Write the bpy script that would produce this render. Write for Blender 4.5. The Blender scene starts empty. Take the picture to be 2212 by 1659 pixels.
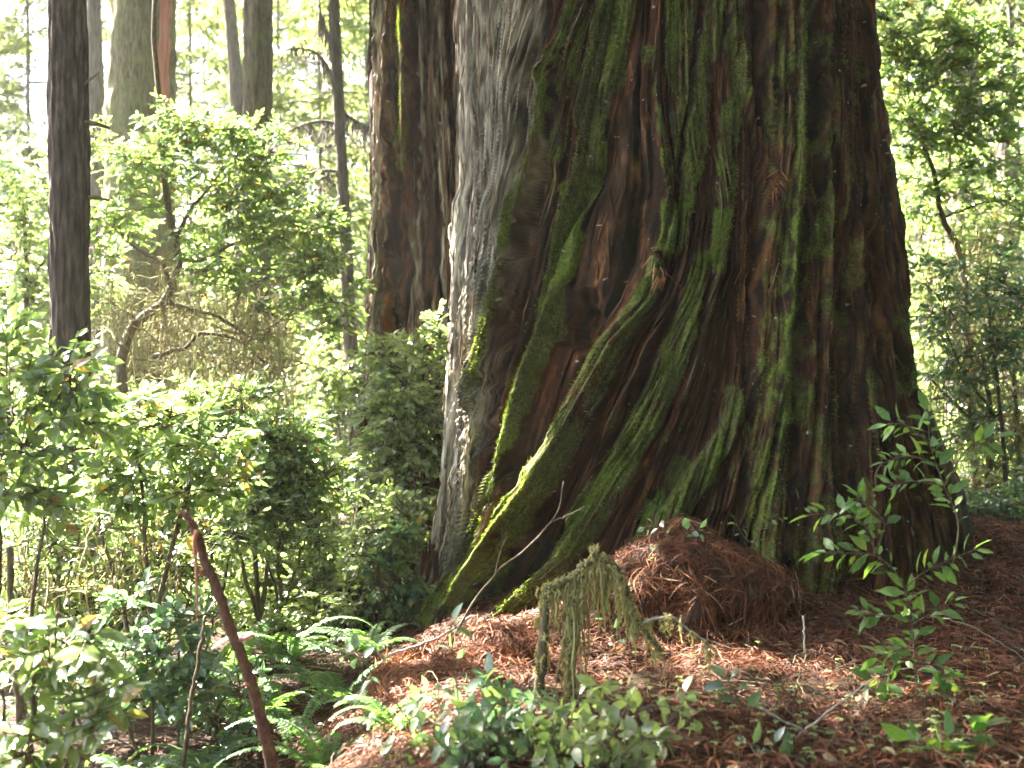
import bpy, math
import numpy as np
from mathutils import Vector

# ------------------------------------------------------------------ camera, sky, sun, exposure
S = bpy.context.scene
C = S.collection
CAMZ, FD = 1.7, 2212 * 40.0 / 36.0           # camera height; focal length in units of a 2212 px wide picture
cam = bpy.data.cameras.new('camera')
cam.lens, cam.sensor_width, cam.clip_start, cam.clip_end = 40, 36, 0.1, 1000
cam.dof.use_dof, cam.dof.focus_distance, cam.dof.aperture_fstop = True, 8.2, 1.6
co = bpy.data.objects.new('camera', cam); C.objects.link(co)
co.location = (0, 0, CAMZ); co.rotation_euler = (math.radians(90), 0, 0)
S.camera = co

EL = math.radians(46)
SUN = Vector((-0.755 * math.cos(EL), 0.656 * math.cos(EL), math.sin(EL))).normalized()
w = bpy.data.worlds.new('World'); S.world = w; w.use_nodes = True
wn = w.node_tree
sky = wn.nodes.new('ShaderNodeTexSky'); sky.sky_type = 'NISHITA'; sky.sun_disc = False
sky.sun_elevation = EL; sky.sun_rotation = math.atan2(SUN.x, SUN.y); sky.dust_density = 4.0; sky.air_density = 0.7; sky.ozone_density = 0.4
wn.links.new(sky.outputs[0], wn.nodes['Background'].inputs[0]); wn.nodes['Background'].inputs[1].default_value = 0.05
sl = bpy.data.lights.new('sun', 'SUN'); sl.energy = 5.0; sl.angle = math.radians(0.5); sl.color = (1, 0.95, 0.85)
so = bpy.data.objects.new('sun', sl); C.objects.link(so)
so.rotation_euler = SUN.to_track_quat('Z', 'Y').to_euler(); so.location = (-20, 25, 40)
S.view_settings.view_transform = 'Standard'; S.view_settings.look = 'None'
S.view_settings.exposure = 4.8; S.view_settings.gamma = 1.0
S.render.engine = 'CYCLES'
S.cycles.use_denoising = True; S.cycles.max_bounces = 6; S.cycles.diffuse_bounces = 4
S.cycles.glossy_bounces = 2; S.cycles.transmission_bounces = 4; S.cycles.caustics_reflective = False; S.cycles.caustics_refractive = False

# ------------------------------------------------------------------ small numeric helpers
def W(x, y, Y):
    "a point seen at picture position (x, y) of the 2212 px wide photograph, Y metres away"
    x, y, Y = np.asarray(x, float), np.asarray(y, float), np.asarray(Y, float)
    return np.stack(np.broadcast_arrays((x - 1106) / FD * Y, Y, CAMZ - (y - 829.5) / FD * Y), -1)
def nz(v): return v / (np.linalg.norm(v, axis=-1, keepdims=True) + 1e-9)
def ss(a, b, x):
    t = np.clip((x - a) / (b - a), 0, 1); return t * t * (3 - 2 * t)
def _h(ix, iy, seed):
    h = (ix.astype(np.int64) * 374761393 + iy.astype(np.int64) * 668265263 + seed * 974711) & 0xffffffff
    h = ((h ^ (h >> 13)) * 1274126177) & 0xffffffff
    h = ((h ^ (h >> 16)) * 2246822519) & 0xffffffff
    return ((h ^ (h >> 15)) & 0xffff) / 65535.0
def vn(x, y, seed=0):
    ix, iy = np.floor(x), np.floor(y); fx, fy = x - ix, y - iy
    fx = fx * fx * (3 - 2 * fx); fy = fy * fy * (3 - 2 * fy)
    a, b, c, d = _h(ix, iy, seed), _h(ix + 1, iy, seed), _h(ix, iy + 1, seed), _h(ix + 1, iy + 1, seed)
    return (a * (1 - fx) + b * fx) * (1 - fy) + (c * (1 - fx) + d * fx) * fy
def fbm(x, y, o=3, seed=0):
    s, a, t = 0, 0.5, 0
    for k in range(o):
        s = s + a * vn(x * 2 ** k, y * 2 ** k, seed + 17 * k); t += a; a *= 0.5
    return s / t
def crv(pts, n):
    "smooth resample of a polyline to n points (Catmull-Rom)"
    p = np.asarray(pts, float)
    if len(p) < 3:
        t = np.linspace(0, 1, n)[:, None]; return p[0] * (1 - t) + p[-1] * t
    q = np.vstack([2 * p[0] - p[1], p, 2 * p[-1] - p[-2]])
    t = np.linspace(0, len(p) - 1 - 1e-6, n); i = t.astype(int); f = (t - i)[:, None]
    a, b, c, d = q[i], q[i + 1], q[i + 2], q[i + 3]
    return 0.5 * (2 * b + (c - a) * f + (2 * a - 5 * b + 4 * c - d) * f ** 2 + (3 * b - a - 3 * c + d) * f ** 3)

class MB:
    "collects shapes into ONE mesh object"
    def __init__(s): s.v, s.f, s.r, s.n = [], [], [], 0
    def add(s, v, faces, r=0.5):
        v = np.asarray(v, float).reshape(-1, 3)
        s.v.append(v); s.r.append(np.broadcast_to(np.asarray(r, float), (len(v),)))
        for f in faces: s.f.append(np.asarray(f, int) + s.n)
        s.n += len(v)
    def tubes(s, P, R, sides=5, r=0.5, cap=True):
        P = np.asarray(P, float)
        if P.ndim == 2: P = P[None]
        N, n, _ = P.shape
        R = np.broadcast_to(np.asarray(R, float), (N, n))
        T = nz(np.gradient(P, axis=1))
        ref = np.where(np.abs(nz(P[:, -1] - P[:, 0])[:, 2:3]) > 0.8, [[1.0, 0.1, 0]], [[0, 0.1, 1.0]])[:, None]
        A = nz(np.cross(T, np.broadcast_to(ref, T.shape))); B = np.cross(T, A)
        an = np.arange(sides) / sides * 2 * np.pi
        V = P[:, :, None] + R[:, :, None, None] * (np.cos(an)[None, None, :, None] * A[:, :, None] + np.sin(an)[None, None, :, None] * B[:, :, None])
        i = np.arange(N)[:, None, None] * n * sides + np.arange(n - 1)[None, :, None] * sides
        k = np.arange(sides)[None, None]; k2 = (k + 1) % sides
        F = np.stack([i + k, i + k2, i + sides + k2, i + sides + k], -1).reshape(-1, 4)
        rr = np.broadcast_to(np.asarray(r, float).reshape(-1, 1), (N, n * sides)).reshape(-1) if np.ndim(r) else r
        s.add(V.reshape(-1, 3), [F], rr)
        if cap and sides > 4:
            e = np.arange(N)[:, None] * n * sides + np.arange(sides)[None]
            s.f.append(e[:, ::-1] + s.n - N * n * sides); s.f.append(e + (n - 1) * sides + s.n - N * n * sides)
    def leaves(s, P, A, Nn, L, Wd, r, rich=True, curl=0.15):
        N = len(P); L = np.broadcast_to(L, (N,))[:, None]; Wd = np.broadcast_to(Wd, (N,))[:, None]
        A = nz(A); Sd = nz(np.cross(A, Nn)); U = np.cross(Sd, A)
        if rich:
            ts = [(0, 0), (.34, 0), (.7, 0), (1, 0), (.3, 1), (.66, .86), (.3, -1), (.66, -.86)]
            F = [[0, 1, 4], [0, 6, 1], [2, 3, 5], [2, 7, 3]]; Q = [[1, 2, 5, 4], [1, 6, 7, 2]]
        else:
            ts = [(0, 0), (1, 0), (.42, 1), (.42, -1)]; F = [[0, 1, 2], [0, 3, 1]]; Q = []
        V = np.stack([P + A * L * t + Sd * Wd * .5 * c + U * (abs(c) * Wd * .13 - curl * L * t * t) for t, c in ts], 1)
        o = np.arange(N)[:, None, None] * len(ts)
        fs = [(o + np.array(F)[None]).reshape(-1, 3)]
        if Q: fs.append((o + np.array(Q)[None]).reshape(-1, 4))
        s.add(V.reshape(-1, 3), fs, np.repeat(np.broadcast_to(r, (N,)), len(ts)))
    def build(s, name, mat, parent=None, smooth=True, loc=None, extra=None):
        me = bpy.data.meshes.new(name)
        V = np.vstack(s.v); Vl = V - (np.asarray(loc) if loc is not None else 0)
        sizes = np.concatenate([np.full(len(f), f.shape[1]) for f in s.f]); idx = np.concatenate([f.reshape(-1) for f in s.f])
        me.vertices.add(len(V)); me.vertices.foreach_set('co', Vl.astype(np.float32).ravel())
        me.loops.add(len(idx)); me.loops.foreach_set('vertex_index', idx.astype(np.int32))
        me.polygons.add(len(sizes)); st = np.concatenate([[0], np.cumsum(sizes)[:-1]])
        me.polygons.foreach_set('loop_start', st.astype(np.int32))
        me.polygons.foreach_set('use_smooth', np.full(len(sizes), smooth))
        at = me.attributes.new('rnd', 'FLOAT', 'POINT'); at.data.foreach_set('value', np.concatenate(s.r).astype(np.float32))
        for k, (ty, val) in (extra or {}).items():
            a = me.attributes.new(k, ty, 'POINT'); a.data.foreach_set('vector' if ty == 'FLOAT_VECTOR' else 'value', val.astype(np.float32).ravel())
        me.update(calc_edges=True); me.materials.append(mat)
        o = bpy.data.objects.new(name, me); C.objects.link(o)
        if loc is not None and parent is None: o.location = loc
        if parent is not None: o.parent = parent
        return o

def tag(o, label=None, cat=None, group=None, kind=None):
    if label: o['label'] = label
    if cat: o['category'] = cat
    if group: o['group'] = group
    if kind: o['kind'] = kind
    return o
def thing(name, label, cat, loc, group=None):
    o = bpy.data.objects.new(name, None); C.objects.link(o); o.location = [float(a) for a in loc]; o.empty_display_size = 0.2
    return tag(o, label, cat, group)

# ------------------------------------------------------------------ materials
def mat(name):
    m = bpy.data.materials.new(name); m.use_nodes = True
    nt = m.node_tree; return m, nt, nt.nodes['Principled BSDF'], nt.nodes['Material Output']
def nd(nt, ty, **k):
    n = nt.nodes.new(ty)
    for a, b in k.items():
        if a.startswith('i_'): n.inputs[int(a[2:])].default_value = b
        else: setattr(n, a, b)
    return n
def ramp(nt, stops, src=None):
    r = nt.nodes.new('ShaderNodeValToRGB'); e = r.color_ramp.elements
    while len(e) < len(stops): e.new(0.5)
    for el, (p, c) in zip(e, stops): el.position = p; el.color = (*c, 1)
    if src is not None: nt.links.new(src, r.inputs[0])
    return r
def mixc(nt, f, a, b):
    m = nt.nodes.new('ShaderNodeMix'); m.data_type = 'RGBA'
    for s, v in ((0, f), (6, a), (7, b)):
        if isinstance(v, bpy.types.NodeSocket): nt.links.new(v, m.inputs[s])
        else: m.inputs[s].default_value = (*v, 1) if s else v
    return m.outputs[2]
def attr(nt, n, out='Fac'):
    a = nt.nodes.new('ShaderNodeAttribute'); a.attribute_name = n; return a.outputs[out]
def math_(nt, op, a, b, clamp=False):
    m = nt.nodes.new('ShaderNodeMath'); m.operation = op; m.use_clamp = clamp
    for s, v in ((0, a), (1, b)):
        if isinstance(v, bpy.types.NodeSocket): nt.links.new(v, m.inputs[s])
        else: m.inputs[s].default_value = v
    return m.outputs[0]
def leafmat(name, stops, trans, tf=0.52, rough=0.3, spec=0.5):
    m, nt, p, out = mat(name)
    r = ramp(nt, stops, attr(nt, 'rnd'))
    no = nd(nt, 'ShaderNodeTexNoise'); no.inputs['Scale'].default_value = 35
    var = ramp(nt, [(0.3, (.72, .72, .72)), (.7, (1.15, 1.15, 1.1))], no.outputs['Fac'])
    mu = nt.nodes.new('ShaderNodeMix'); mu.data_type = 'RGBA'; mu.blend_type = 'MULTIPLY'; mu.inputs[0].default_value = 1
    nt.links.new(r.outputs[0], mu.inputs[6]); nt.links.new(var.outputs[0], mu.inputs[7])
    nt.links.new(mu.outputs[2], p.inputs['Base Color']); p.inputs['Roughness'].default_value = rough
    p.inputs['Specular IOR Level'].default_value = spec
    t = nt.nodes.new('ShaderNodeBsdfTranslucent')
    tm = nt.nodes.new('ShaderNodeMix'); tm.data_type = 'RGBA'; tm.blend_type = 'MULTIPLY'; tm.inputs[0].default_value = 1
    nt.links.new(mu.outputs[2], tm.inputs[6]); tm.inputs[7].default_value = (*trans, 1)
    nt.links.new(tm.outputs[2], t.inputs[0])
    mx = nt.nodes.new('ShaderNodeMixShader'); mx.inputs[0].default_value = tf
    nt.links.new(p.outputs[0], mx.inputs[1]); nt.links.new(t.outputs[0], mx.inputs[2]); nt.links.new(mx.outputs[0], out.inputs[0])
    return m
G1 = [(0, (.055, .09, .035)), (.45, (.115, .17, .06)), (.8, (.18, .24, .075)), (.93, (.25, .29, .08)), (.965, (.35, .22, .04)), (1, (.14, .06, .03))]
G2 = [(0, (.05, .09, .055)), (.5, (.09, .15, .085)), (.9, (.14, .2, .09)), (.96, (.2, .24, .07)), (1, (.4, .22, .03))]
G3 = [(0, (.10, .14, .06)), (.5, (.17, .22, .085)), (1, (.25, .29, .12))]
M = {}
M['broad'] = leafmat('broad_leaf', G1, (1.75, 1.85, 1.15), rough=.27, spec=1.0)
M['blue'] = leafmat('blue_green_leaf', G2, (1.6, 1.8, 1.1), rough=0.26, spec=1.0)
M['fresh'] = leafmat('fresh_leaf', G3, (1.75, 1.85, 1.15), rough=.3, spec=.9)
M['fern'] = leafmat('fern_leaf', [(0, (.05, .10, .045)), (.6, (.09, .16, .065)), (.9, (.14, .21, .07)), (1, (.22, .26, .07))], (2, 2.1, .8), rough=0.4)
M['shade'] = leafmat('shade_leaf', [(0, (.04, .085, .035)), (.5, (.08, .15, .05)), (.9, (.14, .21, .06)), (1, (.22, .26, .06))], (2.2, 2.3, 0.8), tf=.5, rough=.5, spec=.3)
M['needle'] = leafmat('conifer_needles', [(0, (.07, .10, .045)), (.5, (.12, .155, .065)), (1, (.19, .21, .10))], (2.0, 1.95, 1.2), tf=.5, rough=.55, spec=.3)
M['lichen'] = leafmat('lichen', [(0, (.13, .125, .065)), (.5, (.22, .205, .11)), (1, (.32, .30, .18))], (1.4, 1.35, .9), tf=.35, rough=.9, spec=.1)
M['litter'] = leafmat('needle_litter', [(0, (.022, .009, .005)), (.4, (.085, .030, .014)), (.75, (.19, .068, .03)), (.93, (.28, .13, .06)), (1, (.4, .28, .17))], (1.1, .9, .7), tf=.15, rough=.75, spec=.2)
M['deadleaf'] = leafmat('dead_leaf', [(0, (.08, .04, .02)), (.5, (.17, .10, .05)), (1, (.34, .24, .14))], (1.2, 1, .7), tf=.3, rough=.6)

def barkmat(name, dark, mid, light, scale=(9, 1.9), moss=None, mossamt=0, bump=0.6):
    m, nt, p, out = mat(name)
    tc = nt.nodes.new('ShaderNodeNewGeometry')
    mp = nd(nt, 'ShaderNodeMapping'); mp.inputs['Scale'].default_value = (scale[0], scale[0], scale[1])
    nt.links.new(tc.outputs['Position'], mp.inputs[0])
    n1 = nd(nt, 'ShaderNodeTexNoise'); n1.inputs['Scale'].default_value = 2.2; n1.inputs['Detail'].default_value = 8; n1.inputs['Roughness'].default_value = .65
    nt.links.new(mp.outputs[0], n1.inputs[0])
    c = ramp(nt, [(.28, dark), (.5, mid), (.74, light)], n1.outputs['Fac']).outputs[0]
    if moss:
        n2 = nd(nt, 'ShaderNodeTexNoise'); n2.inputs['Scale'].default_value = 2.3; n2.inputs['Detail'].default_value = 7; n2.inputs['Roughness'].default_value = .7
        nt.links.new(tc.outputs['Position'], n2.inputs[0])
        f = ramp(nt, [(.62 - mossamt, (0, 0, 0)), (.8 - mossamt, (1, 1, 1))], n2.outputs['Fac'])
        c = mixc(nt, f.outputs[0], c, moss)
    nt.links.new(c, p.inputs['Base Color']); p.inputs['Roughness'].default_value = .9; p.inputs['Specular IOR Level'].default_value = .15
    b = nd(nt, 'ShaderNodeBump'); b.inputs['Strength'].default_value = bump; b.inputs['Distance'].default_value = .03
    nt.links.new(n1.outputs['Fac'], b.inputs['Height']); nt.links.new(b.outputs[0], p.inputs['Normal'])
    return m
M['bark'] = barkmat('dark_bark', (.012, .009, .007), (.045, .034, .026), (.12, .095, .07))
M['mossbark'] = barkmat('mossy_bark', (.035, .028, .018), (.085, .07, .045), (.15, .13, .08), moss=(.10, .115, .04), mossamt=.12)
M['palemoss'] = barkmat('pale_mossy_bark', (.05, .045, .022), (.13, .118, .06), (.24, .22, .125), scale=(13, 2.2), moss=(.15, .165, .06), mossamt=.13, bump=1.0)
M['farbark'] = barkmat('grey_bark', (.05, .04, .032), (.11, .09, .07), (.17, .145, .11), moss=(.10, .11, .05), mossamt=.0)
M['stem'] = barkmat('stem_bark', (.03, .022, .015), (.085, .065, .042), (.17, .14, .1), scale=(30, 8), moss=(.13, .13, .06), mossamt=.02, bump=.3)
M['redstick'] = barkmat('red_stick_bark', (.04, .02, .014), (.10, .05, .034), (.19, .11, .08), scale=(22, 9))
M['paletwig'] = barkmat('pale_twig_bark', (.12, .1, .08), (.26, .23, .19), (.42, .39, .34), scale=(25, 9), bump=.3)
M['torn'] = barkmat('torn_wood', (.20, .08, .05), (.38, .17, .11), (.5, .27, .19), scale=(14, .9))

def redwood_mat(name):
    m, nt, p, out = mat(name)
    g = attr(nt, 'grain', 'Vector'); mk = nt.nodes.new('ShaderNodeSeparateXYZ'); nt.links.new(attr(nt, 'mask', 'Vector'), mk.inputs[0])
    mp = nd(nt, 'ShaderNodeMapping'); mp.inputs['Scale'].default_value = (17, .75, 1); nt.links.new(g, mp.inputs[0])
    fib = nd(nt, 'ShaderNodeTexNoise'); fib.inputs['Scale'].default_value = 2.2; fib.inputs['Detail'].default_value = 4; fib.inputs['Roughness'].default_value = .62
    nt.links.new(mp.outputs[0], fib.inputs[0])
    mpf = nd(nt, 'ShaderNodeMapping'); mpf.inputs['Scale'].default_value = (95, 2.6, 1); nt.links.new(g, mpf.inputs[0])
    fine = nd(nt, 'ShaderNodeTexNoise'); fine.inputs['Scale'].default_value = 1; fine.inputs['Detail'].default_value = 3; nt.links.new(mpf.outputs[0], fine.inputs[0])
    mp2 = nd(nt, 'ShaderNodeMapping'); mp2.inputs['Scale'].default_value = (3.0, .55, 1); nt.links.new(g, mp2.inputs[0])
    big = nd(nt, 'ShaderNodeTexNoise'); big.inputs['Scale'].default_value = 1.6; big.inputs['Detail'].default_value = 6; nt.links.new(mp2.outputs[0], big.inputs[0])
    geo = nt.nodes.new('ShaderNodeNewGeometry')
    fz = nd(nt, 'ShaderNodeTexNoise'); fz.inputs['Scale'].default_value = 38; fz.inputs['Detail'].default_value = 6; fz.inputs['Roughness'].default_value = .7
    nt.links.new(geo.outputs['Position'], fz.inputs[0])
    brown = ramp(nt, [(.3, (.010, .007, .005)), (.48, (.030, .0145, .006)), (.66, (.11, .058, .023))], fib.outputs['Fac']).outputs[0]
    red = ramp(nt, [(.3, (.013, .006, .0035)), (.5, (.055, .019, .006)), (.68, (.16, .066, .022))], fib.outputs['Fac']).outputs[0]
    c = mixc(nt, ramp(nt, [(.42, (0, 0, 0)), (.6, (1, 1, 1))], big.outputs['Fac']).outputs[0], brown, red)
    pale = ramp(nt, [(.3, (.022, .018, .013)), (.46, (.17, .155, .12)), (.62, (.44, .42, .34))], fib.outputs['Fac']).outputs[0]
    fb = math_(nt, 'MULTIPLY', math_(nt, 'SUBTRACT', fib.outputs['Fac'], .5), 2.2)
    cut = lambda k: ramp(nt, [(.45, (0, 0, 0)), (.75, (1, 1, 1))], math_(nt, 'ADD', mk.outputs[k], math_(nt, 'MULTIPLY', fb, math_(nt, 'MULTIPLY', mk.outputs[k], 2.0, True)))).outputs[0]
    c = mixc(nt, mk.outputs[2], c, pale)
    orange = ramp(nt, [(.3, (.07, .024, .009)), (.55, (.2, .085, .03)), (.8, (.32, .17, .075))], fib.outputs['Fac']).outputs[0]
    c = mixc(nt, cut(1), c, orange)
    mu = nt.nodes.new('ShaderNodeMix'); mu.data_type = 'RGBA'; mu.blend_type = 'MULTIPLY'; mu.inputs[0].default_value = 1
    nt.links.new(c, mu.inputs[6]); nt.links.new(ramp(nt, [(.32, (.22, .2, .19)), (.5, (.85, .82, .8)), (.68, (1.5, 1.45, 1.4))], fine.outputs['Fac']).outputs[0], mu.inputs[7]); c = mu.outputs[2]
    # moss: mask broken up by fuzz and fibre
    fz2 = nd(nt, 'ShaderNodeTexNoise'); fz2.inputs['Scale'].default_value = 7; fz2.inputs['Detail'].default_value = 7; fz2.inputs['Roughness'].default_value = .65
    nt.links.new(geo.outputs['Position'], fz2.inputs[0])
    t = math_(nt, 'ADD', mk.outputs[0], math_(nt, 'MULTIPLY', math_(nt, 'SUBTRACT', fz2.outputs['Fac'], .5), 1.5))
    t = math_(nt, 'ADD', t, math_(nt, 'MULTIPLY', math_(nt, 'SUBTRACT', fib.outputs['Fac'], .5), 1.1))
    mf = ramp(nt, [(.40, (0, 0, 0)), (.74, (1, 1, 1))], t).outputs[0]
    mossc = ramp(nt, [(.3, (.012, .022, .003)), (.46, (.058, .092, .010)), (.64, (.15, .18, .03))], fz.outputs['Fac']).outputs[0]
    mossd = ramp(nt, [(.3, (.016, .02, .006)), (.48, (.065, .072, .018)), (.66, (.15, .15, .05))], fz.outputs['Fac']).outputs[0]
    mossc = mixc(nt, ramp(nt, [(.45, (0, 0, 0)), (.58, (1, 1, 1))], big.outputs['Fac']).outputs[0], mossc, mossd)
    c = mixc(nt, mf, c, mossc)
    # small pale lichen flecks
    vo = nd(nt, 'ShaderNodeTexNoise'); vo.inputs['Scale'].default_value = 1; vo.inputs['Detail'].default_value = 2
    mp3 = nd(nt, 'ShaderNodeMapping'); mp3.inputs['Scale'].default_value = (55, 16, 1); nt.links.new(g, mp3.inputs[0]); nt.links.new(mp3.outputs[0], vo.inputs[0])
    c = mixc(nt, ramp(nt, [(.70, (0, 0, 0)), (.74, (.75, .75, .75))], vo.outputs['Fac']).outputs[0], c, (.36, .36, .26))
    nt.links.new(c, p.inputs['Base Color']); p.inputs['Roughness'].default_value = .88; p.inputs['Specular IOR Level'].default_value = .2
    b0 = nd(nt, 'ShaderNodeBump'); b0.inputs['Strength'].default_value = .8; b0.inputs['Distance'].default_value = .02
    nt.links.new(fine.outputs['Fac'], b0.inputs['Height'])
    b = nd(nt, 'ShaderNodeBump'); b.inputs['Strength'].default_value = .9; b.inputs['Distance'].default_value = .035
    nt.links.new(fib.outputs['Fac'], b.inputs['Height']); nt.links.new(b0.outputs[0], b.inputs['Normal'])
    b2 = nd(nt, 'ShaderNodeBump'); b2.inputs['Strength'].default_value = .7; b2.inputs['Distance'].default_value = .018
    nt.links.new(fz.outputs['Fac'], b2.inputs['Height']); nt.links.new(b.outputs[0], b2.inputs['Normal']); nt.links.new(b2.outputs[0], p.inputs['Normal'])
    return m
M['redwood'] = redwood_mat('redwood_bark')
M['strip'] = leafmat('bark_strip', [(0, (.02, .01, .006)), (.4, (.075, .034, .015)), (.7, (.15, .10, .06)), (1, (.28, .25, .18))], (1, .8, .6), tf=.06, rough=.85, spec=.2)
M['mossblade'] = leafmat('moss_blade', [(0, (.03, .045, .008)), (.5, (.10, .14, .016)), (1, (.23, .26, .045))], (1.6, 1.6, .7), tf=.4, rough=.7, spec=.15)
M['straw'] = leafmat('straw_moss', [(0, (.22, .20, .08)), (.5, (.40, .36, .17)), (1, (.55, .51, .28))], (1.4, 1.35, .9), tf=.4, rough=.9, spec=.1)

# ------------------------------------------------------------------ ground
TX, TY = 1.7, 11.0                              # the giant's foot
def gz(x, y):
    x, y = np.asarray(x, float), np.asarray(y, float)
    z = -0.5 + 0.5 * ss(-1.35, -0.15, x - 0.12 * (y - 7))
    z = z + 0.04 * np.exp(-((x + .05) / .38) ** 2 - ((y - 7.2) / .5) ** 2)
    z = z - 0.22 * np.exp(-((x + .15) / .4) ** 2 - ((y - 8.5) / .7) ** 2)
    z = z + 0.24 * np.exp(-((x - 1.25) / .95) ** 2 - ((y - 8.1) / .75) ** 2) + .1 * (fbm(x * 2.3, y * 2.3, 3, 15) - .5) * ss(-1, .5, x)
    z = z + 0.30 * ss(2.9, 4.6, x) * ss(7.5, 10.5, y)
    z = z - 0.5 * ss(13, 22, y) * ss(-1, 1, x)
    z = z + 0.13 * (fbm(x * .9, y * .9, 3, 5) - .5) + 0.11 * (fbm(x * 4.2, y * 4.2, 4, 8) - .5) * ss(-1.6, -.6, x)
    z = z + .16 * np.exp(-np.maximum(np.hypot(x - 1.75, y - 11) - 2.45, 0) / .45) * ss(.6, 1.6, x)
    return z
def build_ground():
    xs = np.concatenate([np.linspace(-300, -12, 40), np.linspace(-11.5, -3.2, 60), np.linspace(-3, 6, 260), np.linspace(6.2, 14, 50), np.linspace(15, 300, 40)])
    ys = np.concatenate([np.linspace(-60, 2.5, 24), np.linspace(2.7, 11, 240), np.linspace(11.3, 30, 60), np.linspace(32, 500, 50)])
    X, Y = np.meshgrid(xs, ys); mb = MB()
    i = (np.arange(len(ys) - 1)[:, None] * len(xs) + np.arange(len(xs) - 1)[None]).ravel()
    mb.add(np.stack([X, Y, gz(X, Y)], -1), [np.stack([i, i + 1, i + len(xs) + 1, i + len(xs)], -1)])
    m, nt, p, out = mat('forest_soil')
    geo = nt.nodes.new('ShaderNodeNewGeometry')
    n1 = nd(nt, 'ShaderNodeTexNoise'); n1.inputs['Scale'].default_value = 14; n1.inputs['Detail'].default_value = 9; n1.inputs['Roughness'].default_value = .7
    n2 = nd(nt, 'ShaderNodeTexNoise'); n2.inputs['Scale'].default_value = 1.3; n2.inputs['Detail'].default_value = 5
    nt.links.new(geo.outputs['Position'], n1.inputs[0]); nt.links.new(geo.outputs['Position'], n2.inputs[0])
    c = ramp(nt, [(.3, (.008, .005, .0035)), (.52, (.024, .013, .008)), (.75, (.06, .03, .018))], n1.outputs['Fac']).outputs[0]
    c = mixc(nt, ramp(nt, [(.55, (0, 0, 0)), (.68, (1, 1, 1))], n2.outputs['Fac']).outputs[0], c, (.045, .05, .02))
    nt.links.new(c, p.inputs['Base Color']); p.inputs['Roughness'].default_value = .95; p.inputs['Specular IOR Level'].default_value = .1
    b = nd(nt, 'ShaderNodeBump'); b.inputs['Distance'].default_value = .05; nt.links.new(n1.outputs['Fac'], b.inputs['Height']); nt.links.new(b.outputs[0], p.inputs['Normal'])
    tag(mb.build('ground', m), kind='structure')
build_ground()

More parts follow.
